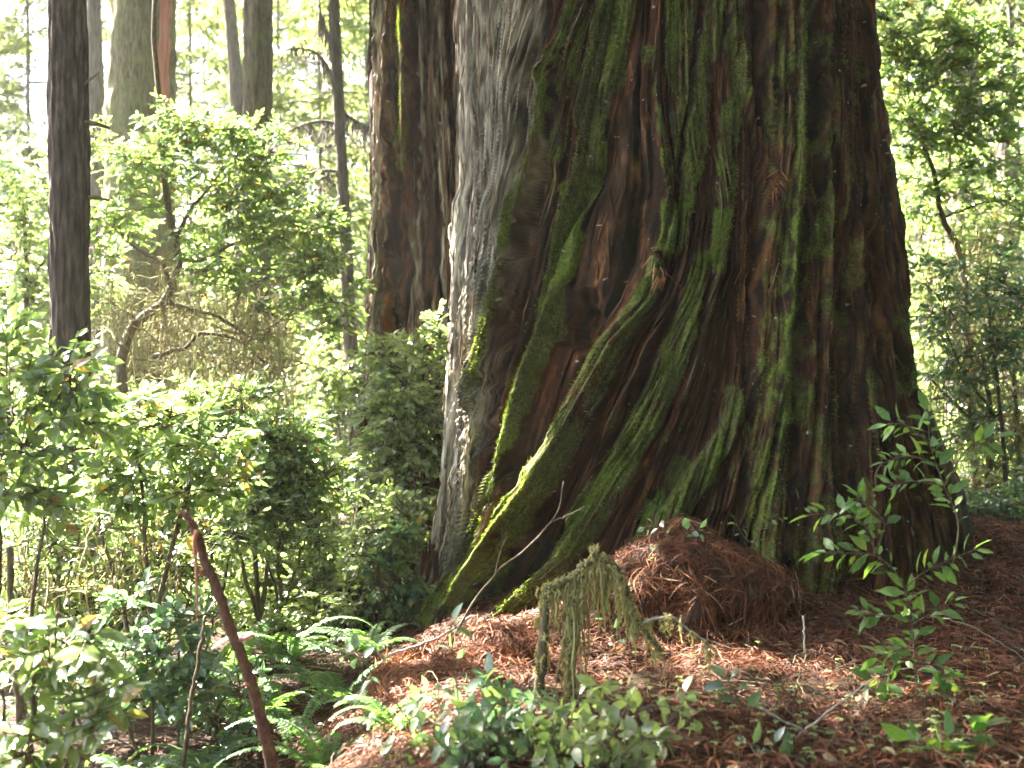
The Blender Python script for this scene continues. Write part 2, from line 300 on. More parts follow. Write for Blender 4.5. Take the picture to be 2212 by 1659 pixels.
# ------------------------------------------------------------------ the two redwoods: fluted trunks with raised bark ridges
def big_trunk(silL, silR, ysil, yc, zlo, zhi, ztop, nf, nr, guides, bands, patches, seed, micro=1.0, rise=.09):
    def sil(t):
        a = np.array(t, float); p = W(a[:, 0], a[:, 1], ysil); o = np.argsort(p[:, 2]); return p[o, 2], p[o, 0]
    zl, xl = sil(silL); zr, xr = sil(silR)
    zs = np.concatenate([np.linspace(zlo, zhi, nr), np.linspace(zhi, ztop, 26)[1:]])
    XL, XR = np.interp(zs, zl, xl), np.interp(zs, zr, xr)
    k = np.exp(-np.linspace(-2, 2, 61) ** 2); k /= k.sum()
    sm = lambda a: np.convolve(np.pad(a, 30, mode='edge'), k, 'valid')
    XL, XR = sm(XL), sm(XR)
    th = np.concatenate([np.linspace(-.25, np.pi + .25, nf), np.linspace(np.pi + .25, 2 * np.pi - .25, 46)[1:-1]])
    T, Z = np.meshgrid(th, zs)
    Xc, R = ((XL + XR) / 2)[:, None], ((XR - XL) / 2)[:, None]
    R = R * np.where(Z > zhi, 1 - .35 * (Z - zhi) / (ztop - zhi), 1)
    D = np.stack([-np.cos(T), -np.sin(T), 0 * T], -1)
    P = np.stack([Xc + R * D[..., 0], yc + R * D[..., 1], Z], -1)
    Pq = P + D * rise; px = 1106 + Pq[..., 0] / Pq[..., 1] * FD; py = 829.5 - (Pq[..., 2] - CAMZ) / Pq[..., 1] * FD
    fw = ss(-.2, .12, np.sin(T))
    # grain coordinate: runs along the guide curves
    gx = [np.interp(py, *np.array(g, float)[:, ::-1].T) for g, _ in guides]; gl = [l for _, l in guides]
    u = np.full(px.shape, 0.0); u += gl[0] + np.minimum(px - gx[0], 0) * .002
    for a in range(len(gx) - 1):
        t = np.clip((px - gx[a]) / np.maximum(gx[a + 1] - gx[a], 4), 0, 1)
        u += t * (gl[a + 1] - gl[a])
    u = np.where(fw > .5, u, (T - np.pi) * .6 + 9)
    v = Z
    jit = (fbm(u * 6, v * 7, 3, seed + 3) - .5) * 16 + (fbm(u * 2, v * 2, 2, seed + 4) - .5) * 14
    disp = np.zeros(px.shape); moss = np.zeros(px.shape); org = np.zeros(px.shape); pale = np.zeros(px.shape)
    for b in bands:
        y = np.array(b['y'], float); a = np.interp(py, y, b['xl']); c = np.interp(py, y, b['xr'])
        e0, e1 = b.get('ends', (40, 40)); vy = ss(y[0] - e0 * .5, y[0] + e0 * .5, py + jit) * (1 - ss(y[-1] - e1 * .5, y[-1] + e1 * .5, py + jit * 2))
        X = px + jit * b.get('j', 1)
        el, er = b.get('e', (9, 9))
        if b.get('dome'):
            d = (X - (a + c) / 2) / np.maximum((c - a) / 2, 3); pr = np.sqrt(np.clip(1 - d * d, 0, 1))
        else:
            pr = ss(-el, el, X - a) * (1 - ss(-er, er, X - c))
            d = np.clip((X - (a + c) / 2) / np.maximum((c - a) / 2, 3), -1, 1); pr = pr * (1 - .22 * d * d) * (1 + .35 * (vn(u * 16, v * .5, seed + 77) - .5))
        h = np.interp(py, y, b['h']) if np.ndim(b['h']) else b['h']
        disp += h * pr * vy * fw
        q = ss(.15, .6, pr) * vy * fw
        moss = np.maximum(moss, q * b.get('moss', 0)) * (1 - q * b.get('nomoss', 0)); org = np.maximum(org, q * b.get('org', 0)); pale = np.maximum(pale, q * b.get('pale', 0))
    for (x, y, rx, ry, mo, og, dh) in patches:
        d = ((px + jit * 1.5 - x) / rx) ** 2 + ((py - y) / ry) ** 2; q = (1 - ss(.5, 1.2, d)) * fw
        moss = np.maximum(moss, q * mo); org = np.maximum(org, q * og); disp += dh * q
        if og: moss *= 1 - q
    wu = u + .03 * (fbm(u * 3, v * .4, 2, seed + 21) - .5)
    rid = lambda f, g, sd_: 1 - np.abs(2 * fbm(wu * f, v * g, 2, seed + sd_) - 1) * 2
    disp += micro * (.06 * (fbm(wu * 4, v * .3, 2, seed + 1) - .5) + .05 * rid(8, .09, 50) + .04 * rid(15, .14, 51) + .022 * (1 - 2 * np.abs(2 * vn(wu * 38, v * .3, seed + 52) - 1)) + .010 * (vn(wu * 46, v * 9, seed + 2) - .5))
    for (fu, fv, wd_, dp, sd_) in ((4.5, .10, .026, .22, 40), (10, .16, .028, .15, 41), (20, .28, .04, .08, 42)):   # cracks that follow the grain
        cr = np.abs(fbm(wu * fu, v * fv, 2, seed + sd_) - .5); gate = ss(.25, .5, vn(u * 3, v * .5, seed + sd_ + 5))
        disp -= micro * dp * (1 - ss(0, wd_, cr)) * gate * (1 - .55 * np.clip(pale, 0, 1))
    # flaking plates: fibre strips that end abruptly
    pl = vn(wu * 12, v * .7 + 7 * vn(np.floor(wu * 12), u * 0, seed + 9), seed + 6)
    disp += micro * .035 * ss(.5, .54, pl)
    pl2 = vn(wu * 25 + 5, v * 1.1 + 9 * vn(np.floor(wu * 25 + 5), u * 0, seed + 12), seed + 13); disp += micro * .018 * ss(.5, .55, pl2)
    disp += .035 * moss * (fbm(px / 11, py / 11, 3, seed + 8) - .4)
    gn = ss(0, 1, np.hypot((px - 1252) / 62, (py - 716) / 72)); disp += (1 - gn) * .16 * (fbm(px / 14, py / 17, 3, seed + 30) - .5) * (seed == 11)
    moss = moss * (.40 + .95 * fbm(px / 26, py / 55, 3, seed + 31))
    disp = np.where(Z > zhi, disp * .6, disp)
    P = P + D * disp[..., None]
    nc = len(th); i = np.arange(len(zs) - 1)[:, None] * nc; j = np.arange(nc)[None]; j2 = (j + 1) % nc
    mb = MB(); mb.add(P, [np.stack([i + j, i + nc + j, i + nc + j2, i + j2], -1).reshape(-1, 4)])
    big_trunk.grid = (P, D, u, moss, org, pale, fw, zs)
    mask = np.stack([moss, org, pale], -1).reshape(-1, 3); grain = np.stack([u, v, 0 * u], -1).reshape(-1, 3)
    return mb, {'mask': ('FLOAT_VECTOR', mask), 'grain': ('FLOAT_VECTOR', grain)}

def dress(parent, nstrip, nmoss, seed):
    "loose fibre strips lying along the grain, and moss blades where the moss grows"
    P, D, u, moss, org, pale, fw, zs = big_trunk.grid; rng = np.random.default_rng(seed)
    nr = int((zs < zs[0] + 6.4).sum()) if seed == 1 else int((zs < 7).sum()); cols = np.where(fw[0] > .6)[0]; c0, c1 = cols[0], cols[-1]
    mb = MB(); segs, wid, rr = [], [], []
    for k in range(nstrip):
        ln = int(rng.choice([9, 16, 28, 45], p=[.4, .3, .2, .1])); i = rng.integers(2, nr - ln - 2); j = rng.integers(c0, c1)
        if moss[i, j] > .5 and rng.random() < .5: continue
        rows = np.linspace(i, i + ln, 6).astype(int); u0 = u[i, j] + np.linspace(0, rng.normal(0, .02), 6); off = rng.uniform(.002, .012) + np.array([0, 0, 0, .1, .5, 1]) * rng.uniform(0, .03) * (1 if rng.random() < .3 else 0)
        pts = []
        for q, (r_, uu) in enumerate(zip(rows, u0)):
            c = np.interp(uu, u[r_, c0:c1 + 1], np.arange(c0, c1 + 1)); a = int(c); f = c - a; b = min(a + 1, c1)
            pts.append(P[r_, a] * (1 - f) + P[r_, b] * f + D[r_, a] * off[q])
        segs.append(pts); wid.append(rng.uniform(.003, .010)); rr.append(np.clip(.25 + .55 * pale[i, j] + .35 * org[i, j] + rng.normal(0, .2), 0, 1))
    segs = np.array(segs); dv = np.diff(segs, axis=1); sl_ = np.abs(dv[..., 0] / (np.abs(dv[..., 2]) + 1e-4)); st = (np.linalg.norm(dv, axis=2).max(1) < .2) & (sl_.max(1) < np.where(segs[:, 0, 2] > 2.4, .4, .95)) & (sl_.max(1) - sl_.min(1) < .45); segs, wid, rr = segs[st], np.array(wid)[st], np.array(rr)[st]
    mb.tubes(segs, wid[:, None] * np.array([.25, .9, 1, 1, .8, .2])[None], 4, rr); mb.build('bark_strips', M['strip'], parent, smooth=False)
    w_ = np.clip(moss[:nr, c0:c1] - .42, 0, 1).ravel() * (vn(*np.meshgrid(np.arange(c1 - c0) / 11, np.arange(nr) / 22), seed)).ravel() ** 2; idx = rng.choice(len(w_), nmoss, p=w_ / w_.sum())
    p = P[:nr, c0:c1].reshape(-1, 3)[idx] + rng.normal(0, .005, (nmoss, 3)); d = D[:nr, c0:c1].reshape(-1, 3)[idx]
    mb = MB(); mb.leaves(p, d * .8 + rng.normal(0, .55, p.shape) + [0, 0, -.35], rng.normal(0, 1, p.shape), rng.uniform(.010, .034, nmoss), rng.uniform(.004, .009, nmoss), np.clip(vn(p[:, 0] * 5 + 90, p[:, 2] * 5 + 90, 3) + rng.normal(0, .15, nmoss), 0, 1), rich=False, curl=.3)
    mb.build('moss', M['mossblade'], parent, smooth=False)

silL = [(985, -200), (985, 0), (985, 300), (990, 480), (984, 600), (980, 750), (972, 900), (964, 1000), (952, 1100), (938, 1200), (916, 1300), (892, 1380), (868, 1450), (850, 1500)]
silR = [(1884, -200), (1887, 0), (1900, 150), (1922, 330), (1950, 500), (1986, 700), (2024, 870), (2048, 950), (2080, 1050), (2104, 1150), (2120, 1220), (2150, 1400)]
gA = [(1040, 0), (1038, 430), (1030, 600), (1020, 800), (1005, 1000), (985, 1150), (950, 1330), (930, 1420)]
gB = [(1260, 0), (1185, 170), (1160, 310), (1110, 480), (1090, 600), (1075, 690), (1050, 800), (1035, 900), (1020, 1100), (1000, 1200), (955, 1340)]
gC = [(1335, 0), (1310, 150), (1285, 250), (1262, 400), (1225, 500), (1205, 600), (1178, 690), (1140, 800), (1115, 900), (1095, 980), (1065, 1080), (1040, 1160), (1008, 1250), (965, 1350)]
gE = [(1420, 0), (1415, 200), (1440, 400), (1425, 560), (1390, 650), (1310, 740), (1260, 840), (1205, 950), (1150, 1050), (1090, 1140), (1040, 1230), (990, 1330)]
gF = [(1520, 0), (1530, 250), (1560, 450), (1540, 600), (1500, 700), (1450, 830), (1410, 920), (1350, 1010), (1300, 1100), (1250, 1190), (1180, 1260), (1110, 1340)]
gH = [(1640, 0), (1640, 330), (1610, 600), (1600, 800), (1560, 1000), (1520, 1150), (1500, 1330)]
gI = [(1760, 0), (1755, 400), (1745, 800), (1745, 1150), (1745, 1330)]
flipc = lambda t: [(x, y) for x, y in t]
inL, inR = [(x + 16, y) for x, y in silL], [(x - np.interp(y, [0, 400, 800, 1050, 1200, 1400], [34, 46, 48, 50, 56, 80]), y) for x, y in silR]
guides = [(silL, 0.0), (gA, .35), (gB, 1.15), (gC, 1.9), (gE, 2.0), (gF, 2.45), (gH, 3.0), (gI, 3.55), (silR, 4.6)]
B = []
def band(y, xl, xr, h, **k): B.append(dict(y=y, xl=xl, xr=xr, h=h, **k))
# weathered pale face with thin sharp ribs
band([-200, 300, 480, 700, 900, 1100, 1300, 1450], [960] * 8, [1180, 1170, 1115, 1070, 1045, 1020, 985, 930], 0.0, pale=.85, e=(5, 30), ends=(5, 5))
for pts, hw, h, mo in (([(1004, 420), (1002, 600), (995, 800), (985, 1000), (958, 1200), (925, 1330), (895, 1420)], 8, .07, .15),
                   ([(1035, 400), (1031, 600), (1023, 800), (1010, 1000), (990, 1150), (960, 1300), (935, 1400)], 8, .09, .2),
                   ([(1062, 420), (1052, 600), (1044, 760), (1034, 900), (1024, 1050), (1000, 1200), (965, 1340)], 9, .09, .3),
                   ([(1110, 0), (1112, 200), (1095, 380), (1078, 520)], 9, .04, 0), ([(1068, 0), (1066, 250), (1060, 420)], 7, .03, 0)):
    a = np.array(pts, float); band(a[:, 1], a[:, 0] - hw, a[:, 0] + hw, h, e=(4, 5), moss=mo, j=.5, ends=(60, 60))
# thin mossy edge and the deep groove beside it
band([-200, 0, 170, 310, 480, 600, 690, 800, 880], [1268, 1240, 1168, 1148, 1098, 1076, 1062, 1040, 1030], [1290, 1264, 1192, 1166, 1116, 1096, 1080, 1056, 1042], .13, e=(6, 3), moss=.75, j=.6)
band([-200, 0, 170, 310, 480, 600, 720, 860, 960], [1290, 1266, 1196, 1170, 1118, 1098, 1080, 1056, 1044], [1296, 1274, 1212, 1188, 1166, 1148, 1118, 1090, 1060], -.28, e=(4, 6), j=.5)
band([-200, 0, 170, 260, 350], [1285, 1276, 1218, 1200, 1182], [1320, 1304, 1262, 1236, 1206], .08, e=(5, 6), moss=.55)
band([330, 480, 620, 760, 900], [1190, 1165, 1120, 1085, 1055], [1215, 1185, 1160, 1130, 1095], .05, e=(5, 6), moss=.35)
# the big green ridge
band([-200, 0, 130, 230, 350, 470, 580, 680, 800, 880, 960, 1060, 1150, 1240, 1330], [1320, 1300, 1272, 1256, 1236, 1208, 1188, 1164, 1128, 1106, 1084, 1056, 1030, 1000, 965],
     [1390, 1372, 1350, 1312, 1300, 1262, 1244, 1206, 1160, 1130, 1108, 1078, 1052, 1022, 985], .12, e=(5, 10), moss=.95)
band([640, 720, 850, 950, 1080, 1200, 1280], [1208, 1168, 1132, 1112, 1082, 1050, 1020], [1300, 1290, 1230, 1180, 1110, 1062, 1030], -.16, e=(7, 14))
# V-shaped mossy plates with a crack
band([100, 200, 300, 370, 440], [1382, 1390, 1402, 1425, 1440], [1418, 1425, 1436, 1450, 1456], .07, moss=.7, e=(6, 6))
band([-200, 0, 150, 300, 420], [1440, 1436, 1440, 1450, 1446], [1512, 1504, 1490, 1474, 1452], .06, moss=.8, e=(9, 4))
band([-200, 0, 200, 370, 480], [1512, 1506, 1488, 1454, 1442], [1524, 1516, 1498, 1466, 1450], -.16, e=(3, 3), j=.5)
band([-200, 0, 150, 300, 430, 560], [1524, 1518, 1500, 1476, 1466, 1430], [1560, 1556, 1545, 1530, 1500, 1470], .08, moss=.9, e=(4, 10))
band([-200, 200, 330, 450, 600], [1560, 1560, 1548, 1540, 1530], [1610, 1606, 1592, 1590, 1560], .06, moss=.75, e=(8, 8))
band([430, 480, 550], [1428, 1430, 1415], [1460, 1462, 1445], .12, moss=.95, e=(5, 5), ends=(20, 8))
band([552, 575, 600], [1440, 1425, 1428], [1475, 1470, 1450], -.2, e=(5, 5), ends=(8, 20))
# slanting thin limb
band([-100, 0, 80, 200, 330, 420], [1530, 1552, 1570, 1600, 1630, 1645], [1552, 1574, 1594, 1620, 1648, 1658], .1, moss=.4, e=(4, 4), j=.4)
# first sweeping root
band([555, 600, 650, 700, 740, 830, 940, 1040, 1110, 1180, 1250, 1310, 1370], [1405, 1392, 1365, 1326, 1296, 1252, 1200, 1138, 1098, 1056, 1012, 980, 945],
     [1436, 1432, 1416, 1384, 1356, 1316, 1266, 1212, 1168, 1122, 1078, 1040, 996], [.06, .08, .12, .15, .17, .19, .21, .22, .23, .24, .24, .24, .22], moss=.8, e=(5, 9), j=.7)
# thin rib and the hollows between the roots
band([640, 760, 860, 940, 1060, 1140], [1434, 1384, 1334, 1296, 1256, 1228], [1454, 1404, 1354, 1314, 1276, 1246], .2, moss=.35, e=(5, 5))
band([600, 700, 800, 900, 1000, 1100, 1200, 1290, 1330], [1440, 1390, 1330, 1280, 1228, 1176, 1110, 1048, 1020], [1462, 1450, 1430, 1380, 1320, 1270, 1210, 1120, 1080], [-.05, -.08, -.11, -.14, -.17, -.22, -.3, -.34, -.3], e=(8, 8), ends=(60, 20))
# second sweeping root, bright green
band([540, 620, 720, 800, 900, 1000, 1080, 1150, 1210, 1290, 1360], [1494, 1478, 1438, 1404, 1358, 1302, 1258, 1216, 1170, 1110, 1060],
     [1532, 1518, 1502, 1476, 1438, 1388, 1344, 1306, 1264, 1196, 1136], [.07, .1, .13, .15, .17, .19, .21, .23, .25, .26, .25], moss=1.0, e=(6, 8), j=.8)
band([560, 700, 800, 900, 1000], [1542, 1514, 1488, 1450, 1402], [1558, 1532, 1508, 1472, 1424], .09, moss=.5, e=(4, 5), j=.5)
band([600, 750, 900, 1000, 1100], [1560, 1545, 1480, 1440, 1380], [1630, 1600, 1560, 1500, 1440], -.12, e=(10, 10), nomoss=.6)
# S-shaped mossy roots low in the middle
band([830, 880, 950, 1030, 1100, 1150], [1572, 1566, 1536, 1478, 1430, 1410], [1598, 1604, 1588, 1548, 1500, 1470], .14, moss=.95, e=(6, 8))
band([900, 960, 1040, 1120], [1598, 1594, 1560, 1520], [1614, 1618, 1598, 1560], .1, moss=.5, e=(5, 6))
band([1020, 1100, 1180, 1260], [1392, 1385, 1360, 1320], [1440, 1436, 1420, 1390], .08, moss=.7, e=(7, 8))
# fluted columns on the shaded side
for c0, c1, h, mo in (([1648, 1640, 1622, 1600, 1590], [1722, 1718, 1690, 1684, 1680], .15, .55), ([1726, 1722, 1690, 1688, 1688], [1762, 1760, 1778, 1800, 1808], .17, .5),
                  ([1766, 1764, 1792, 1812, 1815], [1808, 1814, 1834, 1872, 1880], .15, .4), ([1812, 1820, 1838, 1876, 1885], [1842, 1868, 1896, 1924, 1930], .15, .35),
                  ([1846, 1872, 1904, 1938, 1950], [1874, 1908, 1950, 1998, 2010], .10, .3), ([1876, 1914, 1962, 2014, 2030], [1900, 1942, 2012, 2112, 2140], .06, .3)):
    band([-100, 400, 800, 1150, 1330], c0, c1, [h * 1.3, h * 1.5, h * 1.8, h * 2.1, h * 2.2], dome=True, moss=mo, j=.5, ends=(10, 300))
    a, b = np.array(c0) * .55 + np.array(c1) * .45, np.array(c0) * .35 + np.array(c1) * .65
    band([-100, 400, 800, 1150, 1330], a, b, .03, e=(4, 4), j=.8, moss=mo * .8)
band([-100, 300, 560, 900], [1692, 1682, 1672, 1650], [1724, 1714, 1704, 1690], .03, moss=1.0, e=(5, 4))
band([560, 800, 1100, 1250], [1786, 1780, 1798, 1806], [1798, 1796, 1818, 1826], -.1, e=(4, 4), j=.4)
band([700, 900, 1100, 1300], [1896, 1902, 1924, 1935], [1908, 1920, 1944, 1960], -.15, e=(4, 6), j=.4)
for pts, d_, hw in (([(1724, -100), (1718, 400), (1692, 800), (1686, 1150), (1684, 1330)], -.16, 5), ([(1762, -100), (1762, 400), (1784, 800), (1806, 1150), (1812, 1330)], -.2, 6), ([(1810, -100), (1817, 400), (1836, 800), (1874, 1150), (1880, 1330)], -.2, 6),
                    ([(1843, -100), (1870, 400), (1900, 800), (1930, 1150), (1940, 1330)], -.22, 7), ([(1875, -100), (1911, 400), (1956, 800), (2006, 1150), (2020, 1330)], -.2, 6), ([(1640, -100), (1646, 330), (1625, 600), (1608, 850), (1600, 1100)], -.14, 5), ([(1575, 100), (1592, 400), (1575, 600), (1560, 760)], -.1, 4)):
    a = np.array(pts, float); band(a[:, 1], a[:, 0] - hw, a[:, 0] + hw, d_, e=(4, 4), j=.45)
patches = [(1362, 190, 10, 70, 0, .8, 0), (1612, 560, 10, 150, 0, .9, .03), (1560, 165, 22, 60, 0, .5, 0), (1466, 912, 26, 40, 0, .5, -.1), (1404, 1035, 17, 52, 0, .6, -.06),
           (1385, 380, 34, 230, 0, .48, 0), (1300, 560, 24, 120, 0, .5, 0), (1330, 640, 18, 60, 0, .4, 0), (1560, 700, 16, 90, 0, .35, 0), (1250, 715, 45, 60, 0, 0, -.22), (1200, 725, 22, 26, 0, 0, -.12), (1470, 1030, 40, 50, .8, 0, 0),
           (1330, 110, 30, 90, 1, 0, 0), (1180, 860, 30, 60, .1, 0, 0), (1592, 960, 14, 40, 0, .4, -.05), (1690, 1010, 40, 200, .45, 0, 0), (1920, 760, 30, 150, .55, 0, 0), (1745, 1230, 60, 110, .55, 0, 0)]
mb, ex = big_trunk(inL, inR, 10.5, TY, -1.0, 5.3, 26, 1050, 640, guides, B, patches, 11)
giant = thing('giant_redwood', 'huge fluted redwood with twisted mossy roots rising from a bed of rusty needles', 'tree', (0, 0, 0))
mb.build('trunk', M['redwood'], giant, extra=ex)
dress(giant, 5200, 70000, 1)

def giant_shade_crown():  # unseen low crown, added to keep sky light off trunk and floor
    rng = np.random.default_rng(91); fo, wd = MB(), MB()
    ax = lambda z: np.stack([1.5 + 0 * z, TY + 0 * z, z], -1)
    conifer_crown(fo, wd, ax, lambda z: 1.75 - .02 * z, 9, 26, 150, 6.5, rng, dens=1.25, droop=.3, size=(.42, .14), top=34)
    fo.build('crown', M['needle'], giant, smooth=False); wd.build('branches', M['bark'], giant)

# second redwood
silL2 = [(815, -200), (812, 0), (803, 100), (802, 300), (803, 450), (800, 600), (797, 750), (788, 900), (775, 1100), (740, 1300), (720, 1420)]
silR2 = [(1100, -200), (1105, 0), (1115, 400), (1125, 800), (1160, 1300)]
q1 = [(860, 0), (866, 300), (872, 500), (865, 640), (850, 800), (835, 1000), (820, 1300)]
q2 = [(930, 0), (935, 200), (950, 450), (955, 650), (945, 900), (930, 1300)]
B = []
band([-100, 0, 200, 372], [850, 854, 862, 868], [876, 884, 892, 892], .1, moss=.6, e=(5, 5), ends=(10, 8))
band([-100, 300, 470, 600, 720], [812, 820, 826, 822, 815], [836, 846, 850, 848, 840], .07, moss=.1, e=(5, 8), pale=.4)
band([-100, 250, 420, 560, 660], [896, 894, 906, 930, 950], [906, 908, 922, 944, 962], -.14, e=(4, 6))
band([-100, 250, 420, 600, 750], [935, 940, 950, 958, 962], [956, 962, 972, 976, 978], .08, pale=.5, moss=.2, e=(5, 5))
band([380, 450, 560, 700, 800], [872, 880, 900, 915, 920], [892, 910, 940, 950, 950], .05, e=(5, 5), org=.15, pale=.4)
band([560, 620, 700, 760], [842, 838, 842, 850], [866, 862, 870, 876], -.2, e=(6, 6))
band([600, 650, 760, 900], [862, 858, 856, 850], [905, 908, 906, 900], .1, e=(8, 5), org=.15)
band([650, 700, 800], [905, 908, 908], [918, 922, 922], -.15, e=(4, 4))
for k, (a, wd_, pl_, og_) in enumerate([(822, 14, .9, 0), (846, 8, .3, .5), (884, 12, .3, .6), (908, 10, 1, 0), (934, 9, .5, .5), (960, 11, 1, 0), (985, 10, .5, .3), (1010, 12, .7, 0)]):
    wv = [6 * math.sin(k * 2.1 + q) for q in range(6)]
    band([-100, 150, 330, 500, 700, 1000], [a - wd_ + q for q in wv], [a + wd_ * .6 + q * .6 for q in wv], .05 + .02 * (k % 3), e=(4, 5), pale=pl_, org=og_, ends=(60, 200))
mb, ex = big_trunk(silL2, silR2, 13.6, 14.0, -1.2, 8, 26, 520, 520, [(silL2, 0), (q1, .45), (q2, .9), (silR2, 1.9)], B, [(890, 320, 14, 60, .5, 0, 0), (830, 200, 20, 120, .2, 0, 0)], 31, 1.2)
t = thing('redwood_tree', 'reddish grey redwood trunk with peeling furrowed bark standing behind the giant mossy trunk', 'tree', (0, 0, 0))
mb.build('trunk', M['redwood'], t, extra=ex)
dress(t, 1800, 2500, 2)

# ------------------------------------------------------------------ conifers seen as bare trunks, with unseen crowns above, shaped for the shade they cast
def cyl_trunk(line, Y, seed, rough=.03, top=22, sides=64, rows=260):
    "line: (x, y, width) in the picture; extended down to the ground and up to the top"
    a = np.array(line, float); p = W(a[:, 0], a[:, 1], Y); r = a[:, 2] / FD * Y / 2
    p, r = p[::-1], r[::-1]                                         # bottom first
    zb = float(gz(p[0, 0], Y)) - .25
    d = (p[-1] - p[0]) / (p[-1, 2] - p[0, 2])
    if p[0, 2] > zb + .1: p = np.vstack([p[0] + d * (zb - p[0, 2]), p]); r = np.concatenate([[r[0] * 1.12], r])
    zt = p[-1, 2]
    p = np.vstack([p, p[-1] + d * (top - zt)]); r = np.concatenate([r, [r[-1] * .45]])
    zz = np.concatenate([np.linspace(zb, zt + 1, rows), np.linspace(zt + 1, top, 16)[1:]])
    X = np.interp(zz, p[:, 2], p[:, 0]); R = np.interp(zz, p[:, 2], r)
    R = R * (1 + .35 * np.exp(-(zz - zb) / .5))
    th = np.arange(sides) / sides * 2 * np.pi
    T, Z = np.meshgrid(th, zz)
    n = fbm(T * 5.1, Z * 2.2, 3, seed) * ss(0, .6, T) + fbm((T + 6.2832) * 5.1, Z * 2.2, 3, seed) * (1 - ss(0, .6, T))
    n2 = vn(T * 9, Z * 6, seed + 3)
    RR = R[:, None] + rough * ((n - .5) * 1.6 + (n2 - .5) * .5) + .1 * R[:, None] * (vn(T * 0 + 1, Z * .8, seed + 4) - .5)
    V = np.stack([X[:, None] + RR * np.cos(T), Y + RR * np.sin(T), Z], -1)
    i = np.arange(len(zz) - 1)[:, None] * sides; j = np.arange(sides)[None]; j2 = (j + 1) % sides
    mb = MB(); mb.add(V, [np.stack([i + j, i + j2, i + sides + j2, i + sides + j], -1).reshape(-1, 4)])
    ax = lambda z: np.stack([np.interp(z, p[:, 2], p[:, 0]), np.full(np.shape(z), Y), z], -1)
    rad = lambda z: np.interp(z, p[:, 2], r)
    return mb, ax, rad

def conifer_crown(mb, wood, ax, rad, z0, z1, n, blen, rng, dens=1.0, droop=.35, size=(.22, .05), top=None):
    "tiers of drooping branches clothed in flat sprays of needles"
    top = top or z1
    z = np.sort(rng.uniform(z0, z1, n)); an = rng.uniform(0, 2 * np.pi, n)
    L = blen * (1 - .75 * (z - z0) / max(top - z0, .1)) * rng.uniform(.55, 1.1, n)
    t = np.linspace(0, 1, 7)
    base = ax(z); d = np.stack([np.cos(an), np.sin(an), 0 * an], -1)
    P = base[:, None] + d[:, None] * (rad(z)[:, None, None] * .7 + L[:, None, None] * t[None, :, None])
    P[..., 2] += L[:, None] * (rng.uniform(-.1, .25, n)[:, None] * t - droop * t ** 2)
    P += rng.normal(0, .02, P.shape) * L[:, None, None] * t[None, :, None]
    wood.tubes(P, L[:, None] * (.016 * (1 - t) + .003)[None], 4)
    k = int(22 * dens)
    tt = rng.uniform(.18, 1, (n, k)); ii = (tt * 6 - 1e-6).astype(int); f = (tt * 6 - ii)[..., None]
    q = P[np.arange(n)[:, None], ii] * (1 - f) + P[np.arange(n)[:, None], ii + 1] * f
    side = np.stack([-d[:, 1], d[:, 0], 0 * an], -1)[:, None] * rng.choice([-1, 1], (n, k))[..., None]
    sl = (size[0] * 2.0 * rng.uniform(.5, 1.2, (n, k)) * (1.1 - .6 * tt))
    sd = nz(side * .8 + d[:, None] * .7 + np.array([0, 0, -.35]) + rng.normal(0, .25, (n, k, 3)))
    m = max(2, int(6 * dens))
    s = (np.arange(m) + .5) / m
    qq = q[:, :, None] + sd[:, :, None] * sl[..., None, None] * s[None, None, :, None] * 1.6
    qq[..., 2] -= .18 * (sl[..., None] * s) ** 1.5
    sgn = np.where(np.arange(m) % 2, 1, -1)[None, None, :, None]
    cr = nz(np.cross(sd, np.array([0, 0, 1.0])))[:, :, None]
    A = nz(sd[:, :, None] * .8 + cr * sgn * .8 + rng.normal(0, .2, qq.shape) + np.array([0, 0, -.15]))
    N = nz(np.array([0, 0, 1.0]) + rng.normal(0, .35, qq.shape))
    c = qq.reshape(-1, 3); cnt = len(c)
    mb.leaves(c, A.reshape(-1, 3), N.reshape(-1, 3), size[0] * rng.uniform(.6, 1.2, cnt), size[1] * rng.uniform(.7, 1.3, cnt), rng.random(cnt), rich=False)

def conifer(name, label, line, Y, seed, bark, crown, group=None, rough=.03, top=22, extra=None, sides=64, rows=260):
    rng = np.random.default_rng(seed)
    tr, ax, rad = cyl_trunk(line, Y, seed, rough, top, sides, rows)
    t = thing(name, label, 'tree', (0, 0, 0), group)
    tr.build('trunk', M[bark], t)
    if crown:
        fo, wd = MB(), MB()
        for c in crown: conifer_crown(fo, wd, ax, rad, rng=rng, top=top, **c)
        fo.build('crown', M['needle'], t, smooth=False); wd.build('branches', M['farbark' if sides < 20 else 'bark'], t)
    if extra: extra(t, ax, rad, rng)
    return t
def stubs(spec):
    def go(t, ax, rad, rng):
        for (z, dx, dy, dz, r) in spec:
            b = ax(np.array(z)); e = b + np.array([dx, dy, dz])
            mb = MB(); mb.tubes(crv([b, (b + e) / 2 + [0, 0, .04], e], 7), np.linspace(r, r * .35, 7), 7); mb.build('branch_stub', M['mossbark'], t)
    return go
conifer('conifer_tree', 'straight slim dark brown conifer trunk with bare furrowed bark rising from the leafy shrubs', [(146, -100, 82), (146, 0, 82), (150, 430, 83), (152, 830, 85), (156, 1100, 90), (158, 1390, 100)], 9.6, 3, 'bark',
        [dict(z0=6.2, z1=20, n=185, blen=3.1, dens=1.25, size=(.26, .07), droop=.12)], rough=.035, top=21, extra=stubs([(3.22, .34, 0, .03, .03), (3.87, .36, -.05, -.02, .035), (4.05, .30, -.1, .25, .02)]), rows=420, sides=80)
